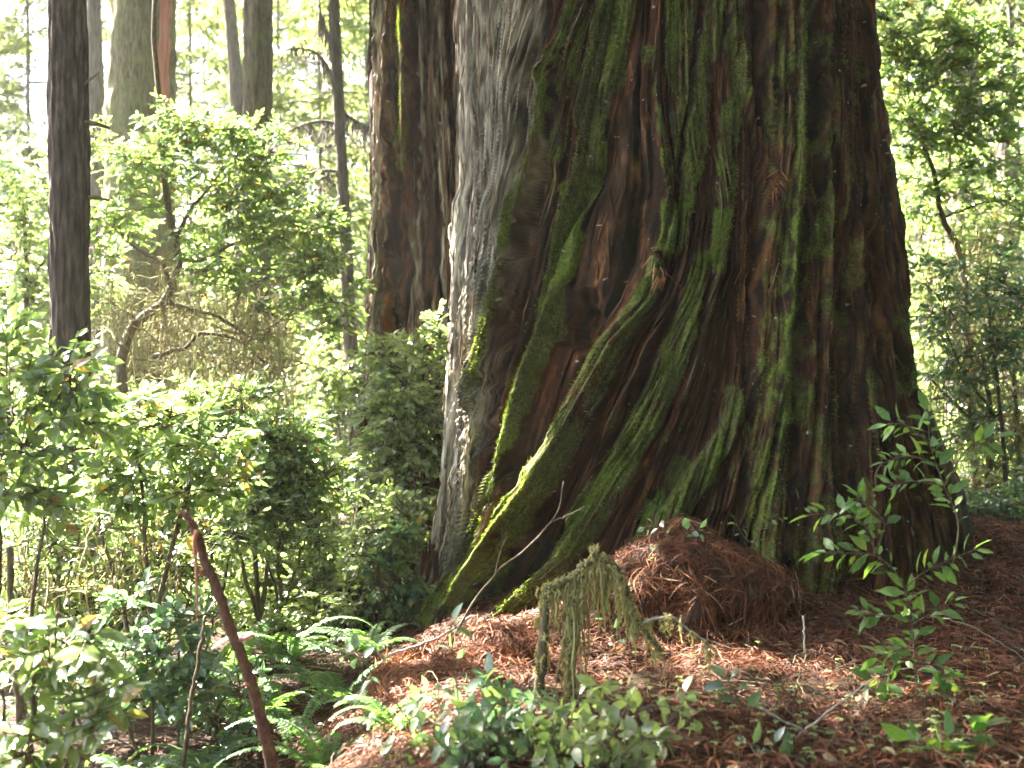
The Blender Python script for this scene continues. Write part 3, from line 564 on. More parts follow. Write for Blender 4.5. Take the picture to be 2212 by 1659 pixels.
def torn(t, ax, rad, rng):
    mb = MB(); n = 60
    z = np.linspace(4.6, 9.5, n); b = ax(z); r = rad(z)
    wv = .015 + .09 * ss(4.6, 6.6, z) + .035 * (vn(z * 4, z * 0, 3) - .5)
    for k in range(5):
        o = (k - 2) / 2
        P = np.stack([b[:, 0] + r * .80 + o * wv * .8 + .03 * (vn(z * 5, z * 0 + k, 5) - .5), b[:, 1] - r * .62 + .05 * abs(o), z], -1)
        mb.tubes(P, wv * .32 + .01, 7)
    mb.build('torn_wood', M['torn'], t)
conifer('conifer_tree', 'thick moss green conifer trunk with a long torn strip of orange wood down one side', [(312, -100, 132), (310, 0, 134), (306, 120, 142), (302, 260, 146), (302, 600, 150), (302, 900, 156)], 18, 5, 'palemoss',
        [dict(z0=15, z1=25, n=90, blen=4.5, size=(.3, .08))], rough=.06, top=26, extra=torn)
conifer('conifer_tree', 'thin shadowed trunk half hidden between the slim dark conifer and the thick mossy one', [(203, 0, 30), (205, 150, 34), (208, 290, 38), (212, 700, 42)], 22, 6, 'farbark', [dict(z0=14, z1=22, n=60, blen=3, size=(.3, .08))], top=23)
conifer('conifer_tree', 'pale thin conifer trunk with leafy twigs standing just behind the darker mossy conifer', [(494, 0, 26), (508, 150, 27), (516, 300, 30), (530, 700, 34)], 27, 7, 'farbark', [dict(z0=12, z1=23, n=70, blen=3.4, size=(.32, .085))], top=24)
conifer('conifer_tree', 'brown conifer trunk dusted with moss and short dead stubs rising behind the bay thicket', [(561, -50, 60), (558, 0, 60), (556, 200, 60), (552, 400, 64), (550, 700, 70)], 17, 8, 'mossbark',
        [dict(z0=12.4, z1=22, n=110, blen=4.6, size=(.28, .07))], rough=.04, top=23, extra=stubs([(5.6, .35, -.1, .22, .03), (5.3, -.5, -.2, .2, .025), (3.3, .3, -.1, .1, .03)]))
def dead_boughs(t, ax, rad, rng):
    for (y0, pts) in ((268, [(735, 268), (690, 262), (640, 275), (600, 300)]), (372, [(740, 372), (700, 368), (650, 380), (610, 405)]), (120, [(722, 100), (700, 60), (690, 10)]), (250, [(735, 240), (770, 262), (800, 275)]), (140, [(720, 170), (690, 120), (650, 105), (610, 110)])):
        P = crv(W(*np.array(pts, float).T, 19.0), 12); mb = MB(); mb.tubes(P, np.linspace(.035, .012, 12), 6)
        h = rng.integers(0, 12, 60); s = P[h] + rng.normal(0, .02, (60, 3)); l = rng.uniform(.15, .6, 60)
        Q = s[:, None] + np.stack([rng.normal(0, .08, (60, 1)) * np.linspace(0, 1, 4), rng.normal(0, .05, (60, 1)) * np.linspace(0, 1, 4), -l[:, None] * np.linspace(0, 1, 4)], -1)
        mb.tubes(Q, np.array([.012, .01, .007, .003]), 3)
        mb.build('dead_bough', M['farbark'], t)
conifer('conifer_tree', 'slender leaning conifer trunk with drooping dead boughs in front of bright gap', [(717, -50, 22), (720, 0, 22), (730, 200, 23), (741, 400, 24), (750, 600, 27), (760, 800, 30), (768, 930, 32)], 19, 9, 'farbark',
        [dict(z0=10.5, z1=19, n=80, blen=3.2, size=(.28, .07))], rough=.03, top=20, extra=dead_boughs)
conifer('conifer_tree', 'broad grey trunk showing high above the bay boughs past the giant redwood', [(2078, -60, 70), (2080, 0, 72), (2082, 200, 74), (2085, 500, 80)], 26, 10, 'farbark', [dict(z0=11, z1=24, n=80, blen=4.2, size=(.32, .085))], rough=.06, top=25)
conifer('conifer_tree', 'dark thin trunk behind the sunlit drooping needle sprays at the picture edge', [(2170, -60, 30), (2172, 0, 32), (2178, 300, 44), (2184, 700, 48)], 23, 12, 'farbark', [dict(z0=9, z1=22, n=80, blen=3.6, size=(.3, .08))], top=23)
conifer('conifer_tree', 'dark narrow trunk glimpsed between bay leaves past the shaded flank', [(2106, 0, 22), (2108, 300, 24), (2112, 700, 28)], 30, 13, 'farbark', [dict(z0=11, z1=24, n=60, blen=3.6, size=(.34, .09))], top=24)

giant_shade_crown()

# unseen conifers added around and behind the viewpoint, their crowns shading the near ground
for k, (x, y, lb) in enumerate([(9.5, 9, 'unseen dark conifer added for shade beside the giant beyond the edge of the picture'), (8, 2.5, 'unseen dense conifer added for shade level with the viewpoint'), (6, -4, 'dense conifer behind the viewpoint on the giant\'s side'), (1.5, -5.5, 'unseen tall conifer added for shade straight behind the viewpoint'),
                                (-4, -6, 'unseen tall conifer added for shade behind the viewpoint on the fern side'), (12, 14.5, 'unseen dark conifer added for shade further along beyond the edge of the picture'), (5, .5, 'unseen young conifer added for shade close behind the viewpoint')]):
    rng = np.random.default_rng(300 + k); t = thing('conifer_tree', lb, 'tree', (x, y, 0)); fo, wd, tr = MB(), MB(), MB()
    ax = lambda z: np.stack([0 * z, 0 * z, z], -1)
    zz = np.linspace(-.6, 24, 40); tr.tubes(ax(zz), np.linspace(.32, .05, 40), 16); tr.build('trunk', M['bark'], t)
    conifer_crown(fo, wd, ax, lambda z: .3 - .01 * z, 1.6, 23, 190, 4.2 if k != 6 else 3, rng, dens=1.1, size=(.36, .12)); fo.build('crown', M['needle'], t, smooth=False); wd.build('branches', M['bark'], t)

# far conifers whose boughs fill the bright background
rng = np.random.default_rng(77)
far = [(-60, 34, 22), (60, 30, 18), (255, 42, 24), (410, 33, 20), (440, 48, 22), (600, 38, 24), (660, 46, 26), (690, 30, 18), (790, 40, 22), (840, 52, 28), (1985, 36, 22), (2040, 46, 26), (2150, 34, 22), (2230, 28, 20), (2260, 44, 26), (1940, 56, 24)]
FARL = ['hemlock with pale drooping boughs at the edge beyond the slim dark trunk', 'young hemlock with feathery boughs just past the slim dark trunk', 'far conifer seen between the dark trunk and the thick mossy trunk', 'airy hemlock beyond the thick mossy trunk',
        'distant conifer between the mossy trunk and the brown trunk', 'bright far conifer beyond the brown mossy trunk', 'tall distant conifer behind the slender leaning trunk', 'low hemlock with lit drooping boughs near the slender leaning trunk',
        'far conifer in the bright gap beside the furrowed redwood', 'most distant pale conifer beside the furrowed redwood', 'hemlock closest to the giant\'s shaded flank', 'distant conifer above the twisted bay tree past the giant',
        'hemlock with sunlit boughs over the grey thin trunk', 'lit drooping hemlock at the picture edge past the giant', 'far tall conifer at the very edge past the giant', 'faint distant conifer hugging the giant redwood flank']
for k, ((x, Y, h), lb) in enumerate(zip(far, FARL)):
    conifer('hemlock_tree', lb, [(x, 0, 230 / Y * rng.uniform(.7, 1.2)), (x + 4, 800, 280 / Y)], Y, 100 + k, 'farbark', [dict(z0=.8, z1=min(h, 3 + Y * .36), n=int(46 + .6 * Y), blen=2.6 + Y * .035, size=(.2 + Y * .006, .045 + Y * .0015), dens=1.1)],
            top=h, sides=16, rows=20, rough=.02, group=None)

# ------------------------------------------------------------------ leafy trees, shrubs and small plants
def spray(fo, wd, O, D, tl, n, L, Wd, rng, flat=.6, droop=.15, rich=True, tr=.006, gap=.25):
    "twigs from origins O along D, each with n alternate leaves and one at its tip"
    N = len(O); D = nz(D); t = np.linspace(0, 1, 5)
    l = tl * rng.uniform(.6, 1.25, N)
    P = O[:, None] + D[:, None] * (l[:, None] * t)[..., None]
    P[..., 2] -= droop * l[:, None] * t ** 2
    P += rng.normal(0, .03, P.shape) * (l[:, None] * t)[..., None]
    if wd is not None: wd.tubes(P, tr * np.array([1, .85, .7, .5, .3]), 3)
    s = gap + (1 - gap) * (np.arange(n) + .6) / n
    i = np.minimum((s * 4).astype(int), 3); f = (s * 4 - i)[None, :, None]
    q = P[:, i] * (1 - f) + P[:, np.minimum(i + 1, 4)] * f
    T = nz(P[:, 4] - P[:, 0])[:, None]
    up = nz(np.array([-.1, -.4, 1.0]) + rng.normal(0, .28, (N, 1, 3)))
    sd = nz(np.cross(T, up)) * np.where(np.arange(n) % 2, 1, -1)[None, :, None]
    A = sd * .85 + T * .65 + rng.normal(0, .22, q.shape) + np.array([0, 0, -.12])
    A[:, -1] = T[:, 0] + rng.normal(0, .2, (N, 3))
    Nn = nz(up * flat + rng.normal(0, 1 - flat + .12, q.shape))
    c = N * n
    r = np.clip(np.repeat(rng.normal(.45, .18, N), n) + rng.normal(0, .14, c), 0, .94)
    r = np.where(rng.random(c) < .03, rng.uniform(.95, 1, c), r)
    sc = rng.uniform(.65, 1.2, c)
    fo.leaves(q.reshape(-1, 3), A.reshape(-1, 3), Nn.reshape(-1, 3), L * sc, Wd * sc, r, rich, curl=.12)

DENS = .5
def leafy(name, label, cat, Y, limbs, clumps, leaf, mat_, seed, m=6, n=8, tl=.3, group=None, flat=.6, rich=True, sub=.45, stem='stem', dz=None, droop=.15, lichen=None, upw=.25, tr=.006):
    """limbs: ([(x, y[, dy]) ...], r0, r1) in picture units at depth Y (+dy); clumps: (x, y, rx, ry, K[, dy]) ellipsoids of K branchlets each bearing m twigs of n leaves"""
    rng = np.random.default_rng(seed); fo, wd = MB(), MB(); nodes = []
    for pts, r0, r1 in limbs:
        a = [(p[0], p[1], Y + (p[2] if len(p) > 2 else 0)) for p in pts]
        P = crv(np.array([W(*p) for p in a]), 14); P += rng.normal(0, .008, P.shape) * (np.arange(14)[:, None] > 0)
        wd.tubes(P, np.linspace(r0, r1, 14), 7, .5); nodes.append(P)
    nodes = np.vstack(nodes) if nodes else None
    for c in clumps:
        x, y, rx, ry, K = c[:5]; Yc = Y + (c[5] if len(c) > 5 else 0)
        C0 = W(x, y, Yc); RX, RZ = 1.2 * rx / FD * Yc, 1.2 * ry / FD * Yc; RY = dz or min(RX, 1.2) * .8
        K = max(3, int(K * (DENS * 1.15 if Y > 9 else .62))); u = nz(rng.normal(0, 1, (K, 3))) * rng.random((K, 1)) ** .4
        S_ = C0 + u * [RX, RY, RZ]
        S_[:, 2] = np.maximum(S_[:, 2], gz(S_[:, 0], S_[:, 1]) + .06)
        if nodes is not None:
            b = nodes[np.argmin(((nodes - C0) ** 2).sum(1) + np.where(nodes[:, 2] > C0[2] + .2, 4, 0))]
        else:
            b = np.array([C0[0] + rng.normal(0, .1), C0[1], gz(C0[0], C0[1]) - .03])
        r0 = max(.006, min(.03, .012 * (RX + RZ)))
        P = crv(np.array([b, b * .45 + C0 * .55 + rng.normal(0, .06, 3) + [0, 0, .08], C0]), 9); wd.tubes(P, np.linspace(r0, r0 * .55, 9), 5)
        h = P[rng.integers(4, 9, K)]
        mid = (h + S_) / 2 + rng.normal(0, .05, (K, 3)) * np.linalg.norm(S_ - h, axis=1)[:, None] * 2 * .5
        t = np.linspace(0, 1, 6)[None, :, None]
        Q = h[:, None] * (1 - t) ** 2 + 2 * mid[:, None] * t * (1 - t) + S_[:, None] * t ** 2
        wd.tubes(Q, np.linspace(r0 * .45, .003, 6), 4)
        O = np.repeat(S_, m, 0); back = rng.uniform(0, sub, (len(O), 1)); O = O * (1 - back) + np.repeat(Q[:, 3], m, 0) * back
        out = nz(S_ - h); D = np.repeat(out, m, 0) * .6 + nz(rng.normal(0, 1, (len(O), 3)) * [1, 1, .55]) + [0, 0, upw]
        spray(fo, wd, O, D, tl, n, leaf[0], leaf[1], rng, flat, droop, rich, tr)
    root = nodes[0] if nodes is not None else W(clumps[0][0], clumps[0][1], Y)
    t = thing(name, label, cat, (0, 0, 0), group)
    wd.build('branches' if cat == 'tree' else 'stem', M[stem], t); fo.build('foliage', M[mat_], t, smooth=False)
    if lichen:
        hang(lichen, Y, rng, t)
    return t

def hang(spec, Y, rng, parent, name='hanging_lichen', mat_='lichen'):
    "threads of lichen hanging from short twigs: (x, y, rx, ry, n, length)"
    for (x, y, rx, ry, n, ln) in spec:
        n = int(n * .45); mb = MB()
        p = W(x + rng.uniform(-rx, rx, n), y + rng.uniform(-ry, ry, n), Y + rng.uniform(-.7, .7, n))
        t = np.linspace(0, 1, 6); l = ln * rng.uniform(.15, 1.1, n)
        P = p[:, None] + np.stack([rng.normal(0, .12, (n, 1)) * l[:, None] * t, rng.normal(0, .12, (n, 1)) * l[:, None] * t, -l[:, None] * t], -1) + rng.normal(0, .012, (n, 6, 3))
        mb.tubes(P, rng.uniform(.5, 1.3, (n, 1)) * np.array([.006, .007, .006, .005, .003, .001]), 3, rng.random(n))
        k = n // 3; d = nz(rng.normal(0, 1, (k, 3)) * [1, 1, .5]) * rng.uniform(.2, .8, (k, 1))
        tw = p[:k, None] + d[:, None] * (np.linspace(-.5, .5, 6)[None, :, None]) + rng.normal(0, .015, (k, 6, 3)); mb.tubes(tw, np.linspace(.009, .003, 6), 4, .3)
        mb.build(name, M[mat_], parent, smooth=False)

# bay tree thicket in the middle distance, with its twisted lower limbs; tall stem and unseen upper crown added to shade the floor
leafy('bay_tree', 'crooked bay tree with twisted lichen hung limbs and wide leafy crown before mossy trunks', 'tree', 12.5,
      [([(262, 1260), (266, 1000), (264, 830), (268, 745), (300, 692), (352, 655), (372, 610), (388, 560), (378, 520)], .075, .03), ([(378, 520), (400, 470), (440, 420), (480, 370)], .03, .012), ([(386, 560), (362, 430), (345, 250), (334, 0), (326, -350), (330, -640)], .045, .012),
       ([(372, 620), (350, 570), (300, 540), (270, 520)], .028, .01), ([(300, 692), (250, 660), (222, 650)], .025, .008), ([(356, 650), (420, 670), (480, 690), (560, 740)], .035, .012),
       ([(268, 760), (240, 720), (200, 715)], .02, .008), ([(388, 560), (440, 560), (520, 520), (600, 520)], .028, .01), ([(330, 770), (400, 750), (440, 720), (520, 740), (580, 790)], .03, .012)],
      [(310, 350, 90, 50, 17), (330, 285, 30, 25, 5), (440, 285, 40, 30, 7), (250, 300, 40, 25, 6), (225, 410, 50, 50, 8), (400, 350, 90, 60, 18), (365, 450, 130, 60, 22), (480, 430, 80, 70, 20), (690, 490, 30, 30, 6), (725, 600, 30, 50, 6), (660, 420, 35, 30, 6), (595, 305, 25, 35, 5), (212, 330, 30, 40, 6), (205, 480, 30, 60, 8), (480, 320, 50, 40, 9), (380, 270, 40, 25, 6), (545, 345, 40, 60, 16), (540, 290, 20, 25, 4), (190, -340, 120, 110, 46), (330, -360, 120, 120, 56), (460, -340, 100, 110, 46), (250, -560, 140, 120, 46), (420, -580, 130, 120, 46), (330, -740, 120, 90, 30), (555, 470, 70, 70, 36), (640, 490, 60, 50, 16), (690, 560, 50, 50, 9), (600, 590, 80, 60, 22), (500, 560, 80, 50, 26), (690, 650, 40, 60, 7), (630, 690, 60, 60, 9), (240, 500, 50, 40, 14), (430, 300, 40, 30, 10)],
      (.105, .036), 'broad', 21, m=6, n=9, tl=.32, lichen=[(330, 620, 110, 60, 260, .35), (480, 680, 130, 70, 420, .4), (420, 780, 120, 50, 260, .4), (560, 760, 60, 90, 260, .45), (250, 720, 50, 60, 110, .35)])
leafy('dead_shrub', 'tangle of bare olive brown twigs hung with lichen beneath the crooked bay tree', 'shrub', 13.4, [([(330, 1270), (330, 1000), (340, 850), (350, 700)], .05, .015), ([(560, 1200), (545, 1000), (540, 850), (550, 700)], .05, .015), ([(540, 900), (480, 800), (430, 760)], .025, .008), ([(545, 880), (610, 800), (640, 760)], .025, .008), ([(340, 900), (280, 800), (230, 770)], .02, .008)],
      [(330, 760, 100, 90, 20), (470, 800, 120, 90, 22), (580, 820, 70, 110, 18)], (.05, .02), 'needle', 22, m=4, n=3, tl=.3, lichen=[(300, 760, 110, 130, 500, .45), (450, 780, 130, 140, 700, .5), (580, 800, 70, 160, 420, .5)])
# sun-washed leaves at the picture's left edge and further back
leafy('tanoak_tree', 'sunlit yellow green tanoak boughs behind the slim dark conifer trunk', 'tree', 14.5, [([(40, 1230), (45, 900), (60, 600), (40, 420)], .06, .015), ([(60, 620), (100, 560), (150, 540)], .02, .008)],
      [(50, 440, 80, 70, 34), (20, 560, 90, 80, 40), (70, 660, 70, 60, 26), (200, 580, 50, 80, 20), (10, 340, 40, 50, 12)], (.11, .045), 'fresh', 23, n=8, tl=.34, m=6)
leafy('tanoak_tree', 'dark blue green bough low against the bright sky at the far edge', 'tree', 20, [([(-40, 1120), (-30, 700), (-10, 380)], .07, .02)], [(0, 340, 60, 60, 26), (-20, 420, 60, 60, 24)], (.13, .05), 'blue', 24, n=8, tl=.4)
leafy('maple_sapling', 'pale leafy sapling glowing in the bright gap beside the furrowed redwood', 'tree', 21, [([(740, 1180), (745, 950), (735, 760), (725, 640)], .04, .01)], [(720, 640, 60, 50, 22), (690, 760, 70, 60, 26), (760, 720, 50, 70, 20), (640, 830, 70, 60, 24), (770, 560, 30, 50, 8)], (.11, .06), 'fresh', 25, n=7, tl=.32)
# shrubs
leafy('tanoak_shrub', 'broad leaved shrub crossing the foot of the slim dark conifer trunk', 'shrub', 6.4, [([(-60, 1420), (-20, 1100), (60, 950), (150, 830)], .02, .006), ([(-30, 1420), (0, 1200), (-10, 1000), (20, 860)], .018, .006), ([(60, 1480), (80, 1200), (120, 1050)], .016, .005)],
      [(140, 800, 50, 30, 7), (50, 880, 70, 50, 9), (0, 800, 50, 70, 9), (10, 960, 80, 60, 8), (160, 900, 50, 30, 4), (80, 1000, 70, 50, 8), (20, 1080, 90, 50, 12), (150, 835, 40, 20, 5), (0, 740, 30, 40, 4)], (.105, .047), 'broad', 26, m=5, n=7, tl=.24, flat=.68)
leafy('tanoak_shrub', 'bright shrub with silvery sunlit leaf tops between the two dark trunk feet', 'shrub', 7.4, [([(330, 1450), (320, 1200), (300, 1000), (270, 900)], .02, .006), ([(300, 1450), (380, 1150), (420, 1000), (440, 930)], .02, .006), ([(300, 1450), (220, 1150), (200, 980)], .016, .005)],
      [(250, 910, 70, 30, 12), (330, 890, 70, 40, 12), (420, 960, 70, 50, 14), (300, 990, 80, 50, 14), (240, 1000, 50, 50, 8), (380, 1060, 90, 40, 14), (230, 1080, 80, 50, 12), (470, 1040, 50, 40, 8)], (.095, .042), 'broad', 27, m=5, n=7, tl=.24, flat=.72)
leafy('huckleberry_shrub', 'tall grey green huckleberry with upright leafy shoots before the brown conifer trunk', 'shrub', 9.2, [([(560, 1340), (545, 1100), (530, 950), (520, 850)], .025, .007), ([(560, 1340), (600, 1100), (640, 980), (680, 920)], .022, .006), ([(560, 1340), (480, 1080), (450, 960)], .02, .006)],
      [(530, 870, 50, 50, 20), (480, 900, 60, 50, 22), (600, 940, 60, 50, 24), (660, 980, 70, 50, 28), (560, 1000, 90, 50, 34), (440, 990, 60, 50, 20), (640, 1060, 90, 50, 34), (520, 1080, 90, 50, 30), (700, 1040, 60, 40, 18), (400, 870, 50, 40, 14)], (.075, .032), 'broad', 28, m=6, n=8, tl=.22, flat=.65)
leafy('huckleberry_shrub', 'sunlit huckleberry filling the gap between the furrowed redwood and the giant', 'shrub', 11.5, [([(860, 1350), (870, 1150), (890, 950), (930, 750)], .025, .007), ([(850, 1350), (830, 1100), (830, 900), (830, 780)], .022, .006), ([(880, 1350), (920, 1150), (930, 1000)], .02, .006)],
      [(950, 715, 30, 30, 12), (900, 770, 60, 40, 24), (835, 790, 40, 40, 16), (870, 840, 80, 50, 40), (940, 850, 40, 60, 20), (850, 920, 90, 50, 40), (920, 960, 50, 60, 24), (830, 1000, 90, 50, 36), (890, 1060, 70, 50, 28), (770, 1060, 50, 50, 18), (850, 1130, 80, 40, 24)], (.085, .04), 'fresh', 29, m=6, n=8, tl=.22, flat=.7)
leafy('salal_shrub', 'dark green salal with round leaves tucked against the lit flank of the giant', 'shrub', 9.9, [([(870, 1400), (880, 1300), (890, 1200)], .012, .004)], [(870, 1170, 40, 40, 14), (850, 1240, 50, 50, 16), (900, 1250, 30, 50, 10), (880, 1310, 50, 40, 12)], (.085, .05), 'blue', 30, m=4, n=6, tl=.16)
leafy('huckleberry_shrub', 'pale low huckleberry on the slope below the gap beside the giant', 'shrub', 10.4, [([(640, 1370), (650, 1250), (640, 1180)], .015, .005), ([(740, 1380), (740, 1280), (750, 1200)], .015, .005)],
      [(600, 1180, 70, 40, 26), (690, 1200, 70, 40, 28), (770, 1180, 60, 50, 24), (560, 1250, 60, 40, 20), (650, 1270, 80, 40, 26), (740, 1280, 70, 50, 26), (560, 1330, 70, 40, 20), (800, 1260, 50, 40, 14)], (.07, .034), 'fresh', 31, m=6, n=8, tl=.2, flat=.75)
leafy('tanoak_shrub', 'low shrub with large white glinting leaves in the near corner', 'shrub', 5.3, [([(60, 1720), (70, 1550), (80, 1440), (110, 1390)], .018, .005), ([(130, 1720), (160, 1560), (180, 1480)], .014, .004), ([(0, 1700), (10, 1540), (-10, 1440)], .014, .004)],
      [(120, 1400, 70, 30, 6), (40, 1450, 60, 40, 6), (160, 1480, 70, 40, 6), (60, 1540, 80, 40, 6), (190, 1560, 60, 40, 5), (0, 1380, 40, 40, 4), (110, 1610, 80, 40, 4)], (.115, .054), 'broad', 32, m=4, n=6, tl=.2, flat=.8)
leafy('salal_shrub', 'dim green salal with many small stalked leaves beside the broken leaning stick', 'shrub', 6.6, [([(330, 1640), (330, 1500), (340, 1400)], .012, .004), ([(300, 1640), (260, 1500), (270, 1400)], .012, .004), ([(380, 1640), (400, 1480)], .01, .004)],
      [(310, 1330, 50, 40, 8), (260, 1420, 60, 40, 10), (350, 1420, 60, 50, 12), (300, 1490, 70, 40, 12), (390, 1370, 40, 40, 7), (400, 1480, 50, 40, 8)], (.085, .046), 'blue', 33, m=4, n=6, tl=.2, flat=.7)
leafy('huckleberry_shrub', 'tangled twiggy shrub with fading leaves under the silvery shrub', 'shrub', 7.9, [([(120, 1480), (130, 1300), (110, 1180)], .018, .006), ([(200, 1480), (230, 1300), (260, 1180)], .018, .006), ([(60, 1480), (40, 1300), (10, 1200)], .014, .005), ([(380, 1480), (400, 1320), (450, 1200)], .014, .005)],
      [(60, 1170, 90, 60, 14), (180, 1180, 70, 60, 10), (300, 1180, 80, 60, 12), (420, 1180, 60, 60, 10), (80, 1280, 100, 50, 9), (250, 1290, 90, 50, 8), (380, 1280, 70, 50, 8), (500, 1160, 40, 50, 10)], (.075, .034), 'broad', 34, m=4, n=5, tl=.3, flat=.6,
      lichen=[(60, 1240, 60, 60, 110, .22), (280, 1180, 120, 80, 200, .3), (180, 1260, 120, 60, 140, .3)])
leafy('huckleberry_shrub', 'deep background shrub of small leaves around the mossy trunk feet', 'shrub', 15, [([(400, 1150), (400, 1000), (420, 900)], .03, .01), ([(250, 1150), (240, 950)], .03, .01), ([(600, 1150), (640, 980)], .03, .01)],
      [(200, 900, 110, 80, 40), (380, 950, 120, 70, 46), (540, 900, 110, 80, 44), (680, 920, 80, 80, 36), (60, 900, 110, 90, 40), (720, 1020, 80, 70, 30), (300, 1060, 140, 60, 40), (560, 1060, 140, 60, 40), (60, 1060, 120, 60, 34)], (.08, .036), 'broad', 35, m=6, n=8, tl=.28, rich=False)
for k, (x, y, Yd, rx, ry, K, lf, mt, lb) in enumerate([
        (60, 1330, 8.6, 130, 120, 60, .085, 'fresh', 'pale leafy huckleberry low behind the bare twiggy shrub at the slim conifer foot'), (250, 1330, 9.0, 120, 110, 60, .075, 'broad', 'mixed green huckleberry low between the two dark trunk feet'),
        (420, 1300, 9.4, 110, 110, 60, .08, 'fresh', 'pale huckleberry filling the space behind the tip of the leaning stick'), (560, 1250, 10.2, 100, 120, 56, .075, 'broad', 'leafy huckleberry just past the leaning stick under the tall grey green one'),
        (680, 1330, 9.9, 110, 80, 56, .07, 'fresh', 'low sunlit huckleberry behind the sunlit sword fern'), (60, 1180, 9.4, 130, 90, 50, .085, 'blue', 'grey green huckleberry around the slim dark conifer below the broad leaved shrub'),
        (200, 1480, 6.9, 130, 70, 36, .075, 'broad', 'low leafy shrub under the white leaved shrub\'s back'), (480, 1520, 7.0, 80, 60, 24, .07, 'blue', 'small low salal at the foot of the leaning stick'),
        (800, 1330, 10.2, 80, 70, 44, .07, 'blue', 'low blue green shrub shading the foot of the furrowed redwood'), (620, 1060, 12.5, 130, 90, 60, .085, 'fresh', 'sunlit shrub behind the tall grey green huckleberry'),
        (330, 1080, 11.6, 130, 90, 56, .085, 'fresh', 'sunlit shrub behind the silvery topped shrub'), (90, 1020, 12.2, 130, 90, 56, .09, 'fresh', 'sunlit shrub behind the broad leaved shrub and slim conifer'),
        (740, 860, 14, 70, 90, 44, .09, 'fresh', 'pale sunlit bush at the foot of the slender leaning conifer'), (130, 1130, 8.3, 110, 80, 76, .062, 'fresh', 'wispy fine leaved shrub in front of the foot of the slim dark conifer'), (330, 1190, 8.4, 110, 80, 76, .06, 'broad', 'wispy fine leaved shrub beneath the silvery topped shrub'),
        (470, 1140, 8.8, 100, 80, 76, .062, 'fresh', 'wispy pale shrub behind the peeled tip of the leaning stick'), (610, 1160, 9.0, 110, 80, 76, .058, 'fresh', 'wispy pale shrub at the foot of the tall grey green huckleberry'),
        (830, 1180, 9.9, 60, 110, 56, .06, 'fresh', 'bright fine leaved shrub pressed against the pale lit flank of the giant'),
        (2150, 1120, 11.5, 90, 70, 40, .075, 'blue', 'low shrub on the rise past the giant\'s dark flank')]):
    leafy('huckleberry_shrub', lb, 'shrub', Yd, [([(x, y + ry + 60), (x - 10, y + 20), (x + 20, y - ry * .6)], .014, .004), ([(x + 10, y + ry + 60), (x + rx * .4, y + 20), (x + rx * .6, y - ry * .4)], .012, .004), ([(x - 10, y + ry + 60), (x - rx * .4, y + 20), (x - rx * .6, y - ry * .3)], .012, .004)],
          [(x - rx * .5, y - ry * .3, rx * .5, ry * .6, K // 4), (x + rx * .5, y - ry * .3, rx * .5, ry * .6, K // 4), (x, y + ry * .3, rx * .9, ry * .5, K // 4), (x, y - ry * .6, rx * .6, ry * .4, K // 4)], (lf, lf * .46), mt, 140 + k, m=5, n=8, tl=.22, flat=.7)

# past the giant's shaded flank
leafy('bay_tree', 'leaning bay tree with crooked stem in the light beside the giant\'s dark flank', 'tree', 14, [([(2120, 1180), (2100, 900), (2085, 640), (2072, 540), (2035, 470), (2022, 390), (2000, 330), (1965, 240)], .06, .02), ([(2022, 400), (2050, 370), (2052, 310)], .02, .008), ([(2035, 470), (2120, 440), (2200, 430)], .018, .006), ([(2030, 460), (1995, 490), (1985, 530)], .016, .006)],
      [(1960, 60, 70, 60, 30), (2060, 70, 70, 60, 30), (2150, 110, 60, 60, 22), (1950, 170, 50, 60, 24), (2040, 170, 80, 60, 36), (2130, 230, 60, 50, 22), (1970, 290, 50, 60, 24), (2060, 280, 70, 50, 26), (2150, 340, 50, 50, 14), (1975, 400, 40, 60, 18), (2190, 220, 30, 60, 10), (2170, 460, 50, 40, 14), (2090, 400, 50, 50, 14)], (.10, .045), 'broad', 36, m=6, n=8, tl=.3,
      lichen=[(2060, 520, 80, 60, 160, .35), (2140, 600, 70, 120, 260, .4), (2020, 620, 60, 60, 90, .35)])
leafy('dead_shrub', 'thicket of dim bare twigs hung with lichen past the giant\'s flank', 'shrub', 13, [([(2130, 1220), (2135, 1050), (2140, 900), (2120, 760)], .06, .02), ([(2180, 1220), (2200, 1000), (2190, 800)], .05, .02), ([(2140, 960), (2090, 900), (2040, 850), (2015, 820)], .03, .012), ([(2150, 1150), (2200, 1080), (2260, 1020)], .03, .012), ([(2120, 1180), (2150, 1140), (2212, 1070)], .025, .01)],
      [(2060, 720, 80, 100, 26), (2150, 760, 80, 120, 30), (2100, 900, 80, 100, 26), (2190, 960, 60, 110, 24), (2160, 1080, 70, 80, 20)], (.06, .026), 'needle', 37, m=4, n=5, tl=.3, lichen=[(2080, 640, 90, 110, 420, .5), (2150, 820, 90, 150, 800, .5), (2170, 1020, 60, 130, 420, .5), (2060, 900, 50, 120, 260, .45)])
leafy('huckleberry_shrub', 'blue green leafy shrub mixed through the dim twigs past the giant\'s flank', 'shrub', 12.2, [([(2180, 1220), (2170, 1000), (2150, 800), (2130, 640)], .03, .01), ([(2150, 900), (2080, 800), (2040, 700)], .016, .006)],
      [(2020, 590, 40, 40, 12), (2060, 680, 60, 50, 18), (2140, 650, 60, 50, 20), (2180, 740, 50, 60, 18), (2100, 780, 60, 50, 16), (2060, 810, 40, 40, 9), (2150, 900, 60, 50, 12), (2180, 580, 50, 40, 14), (2140, 1010, 60, 40, 8)], (.085, .036), 'blue', 38, m=5, n=7, tl=.26)
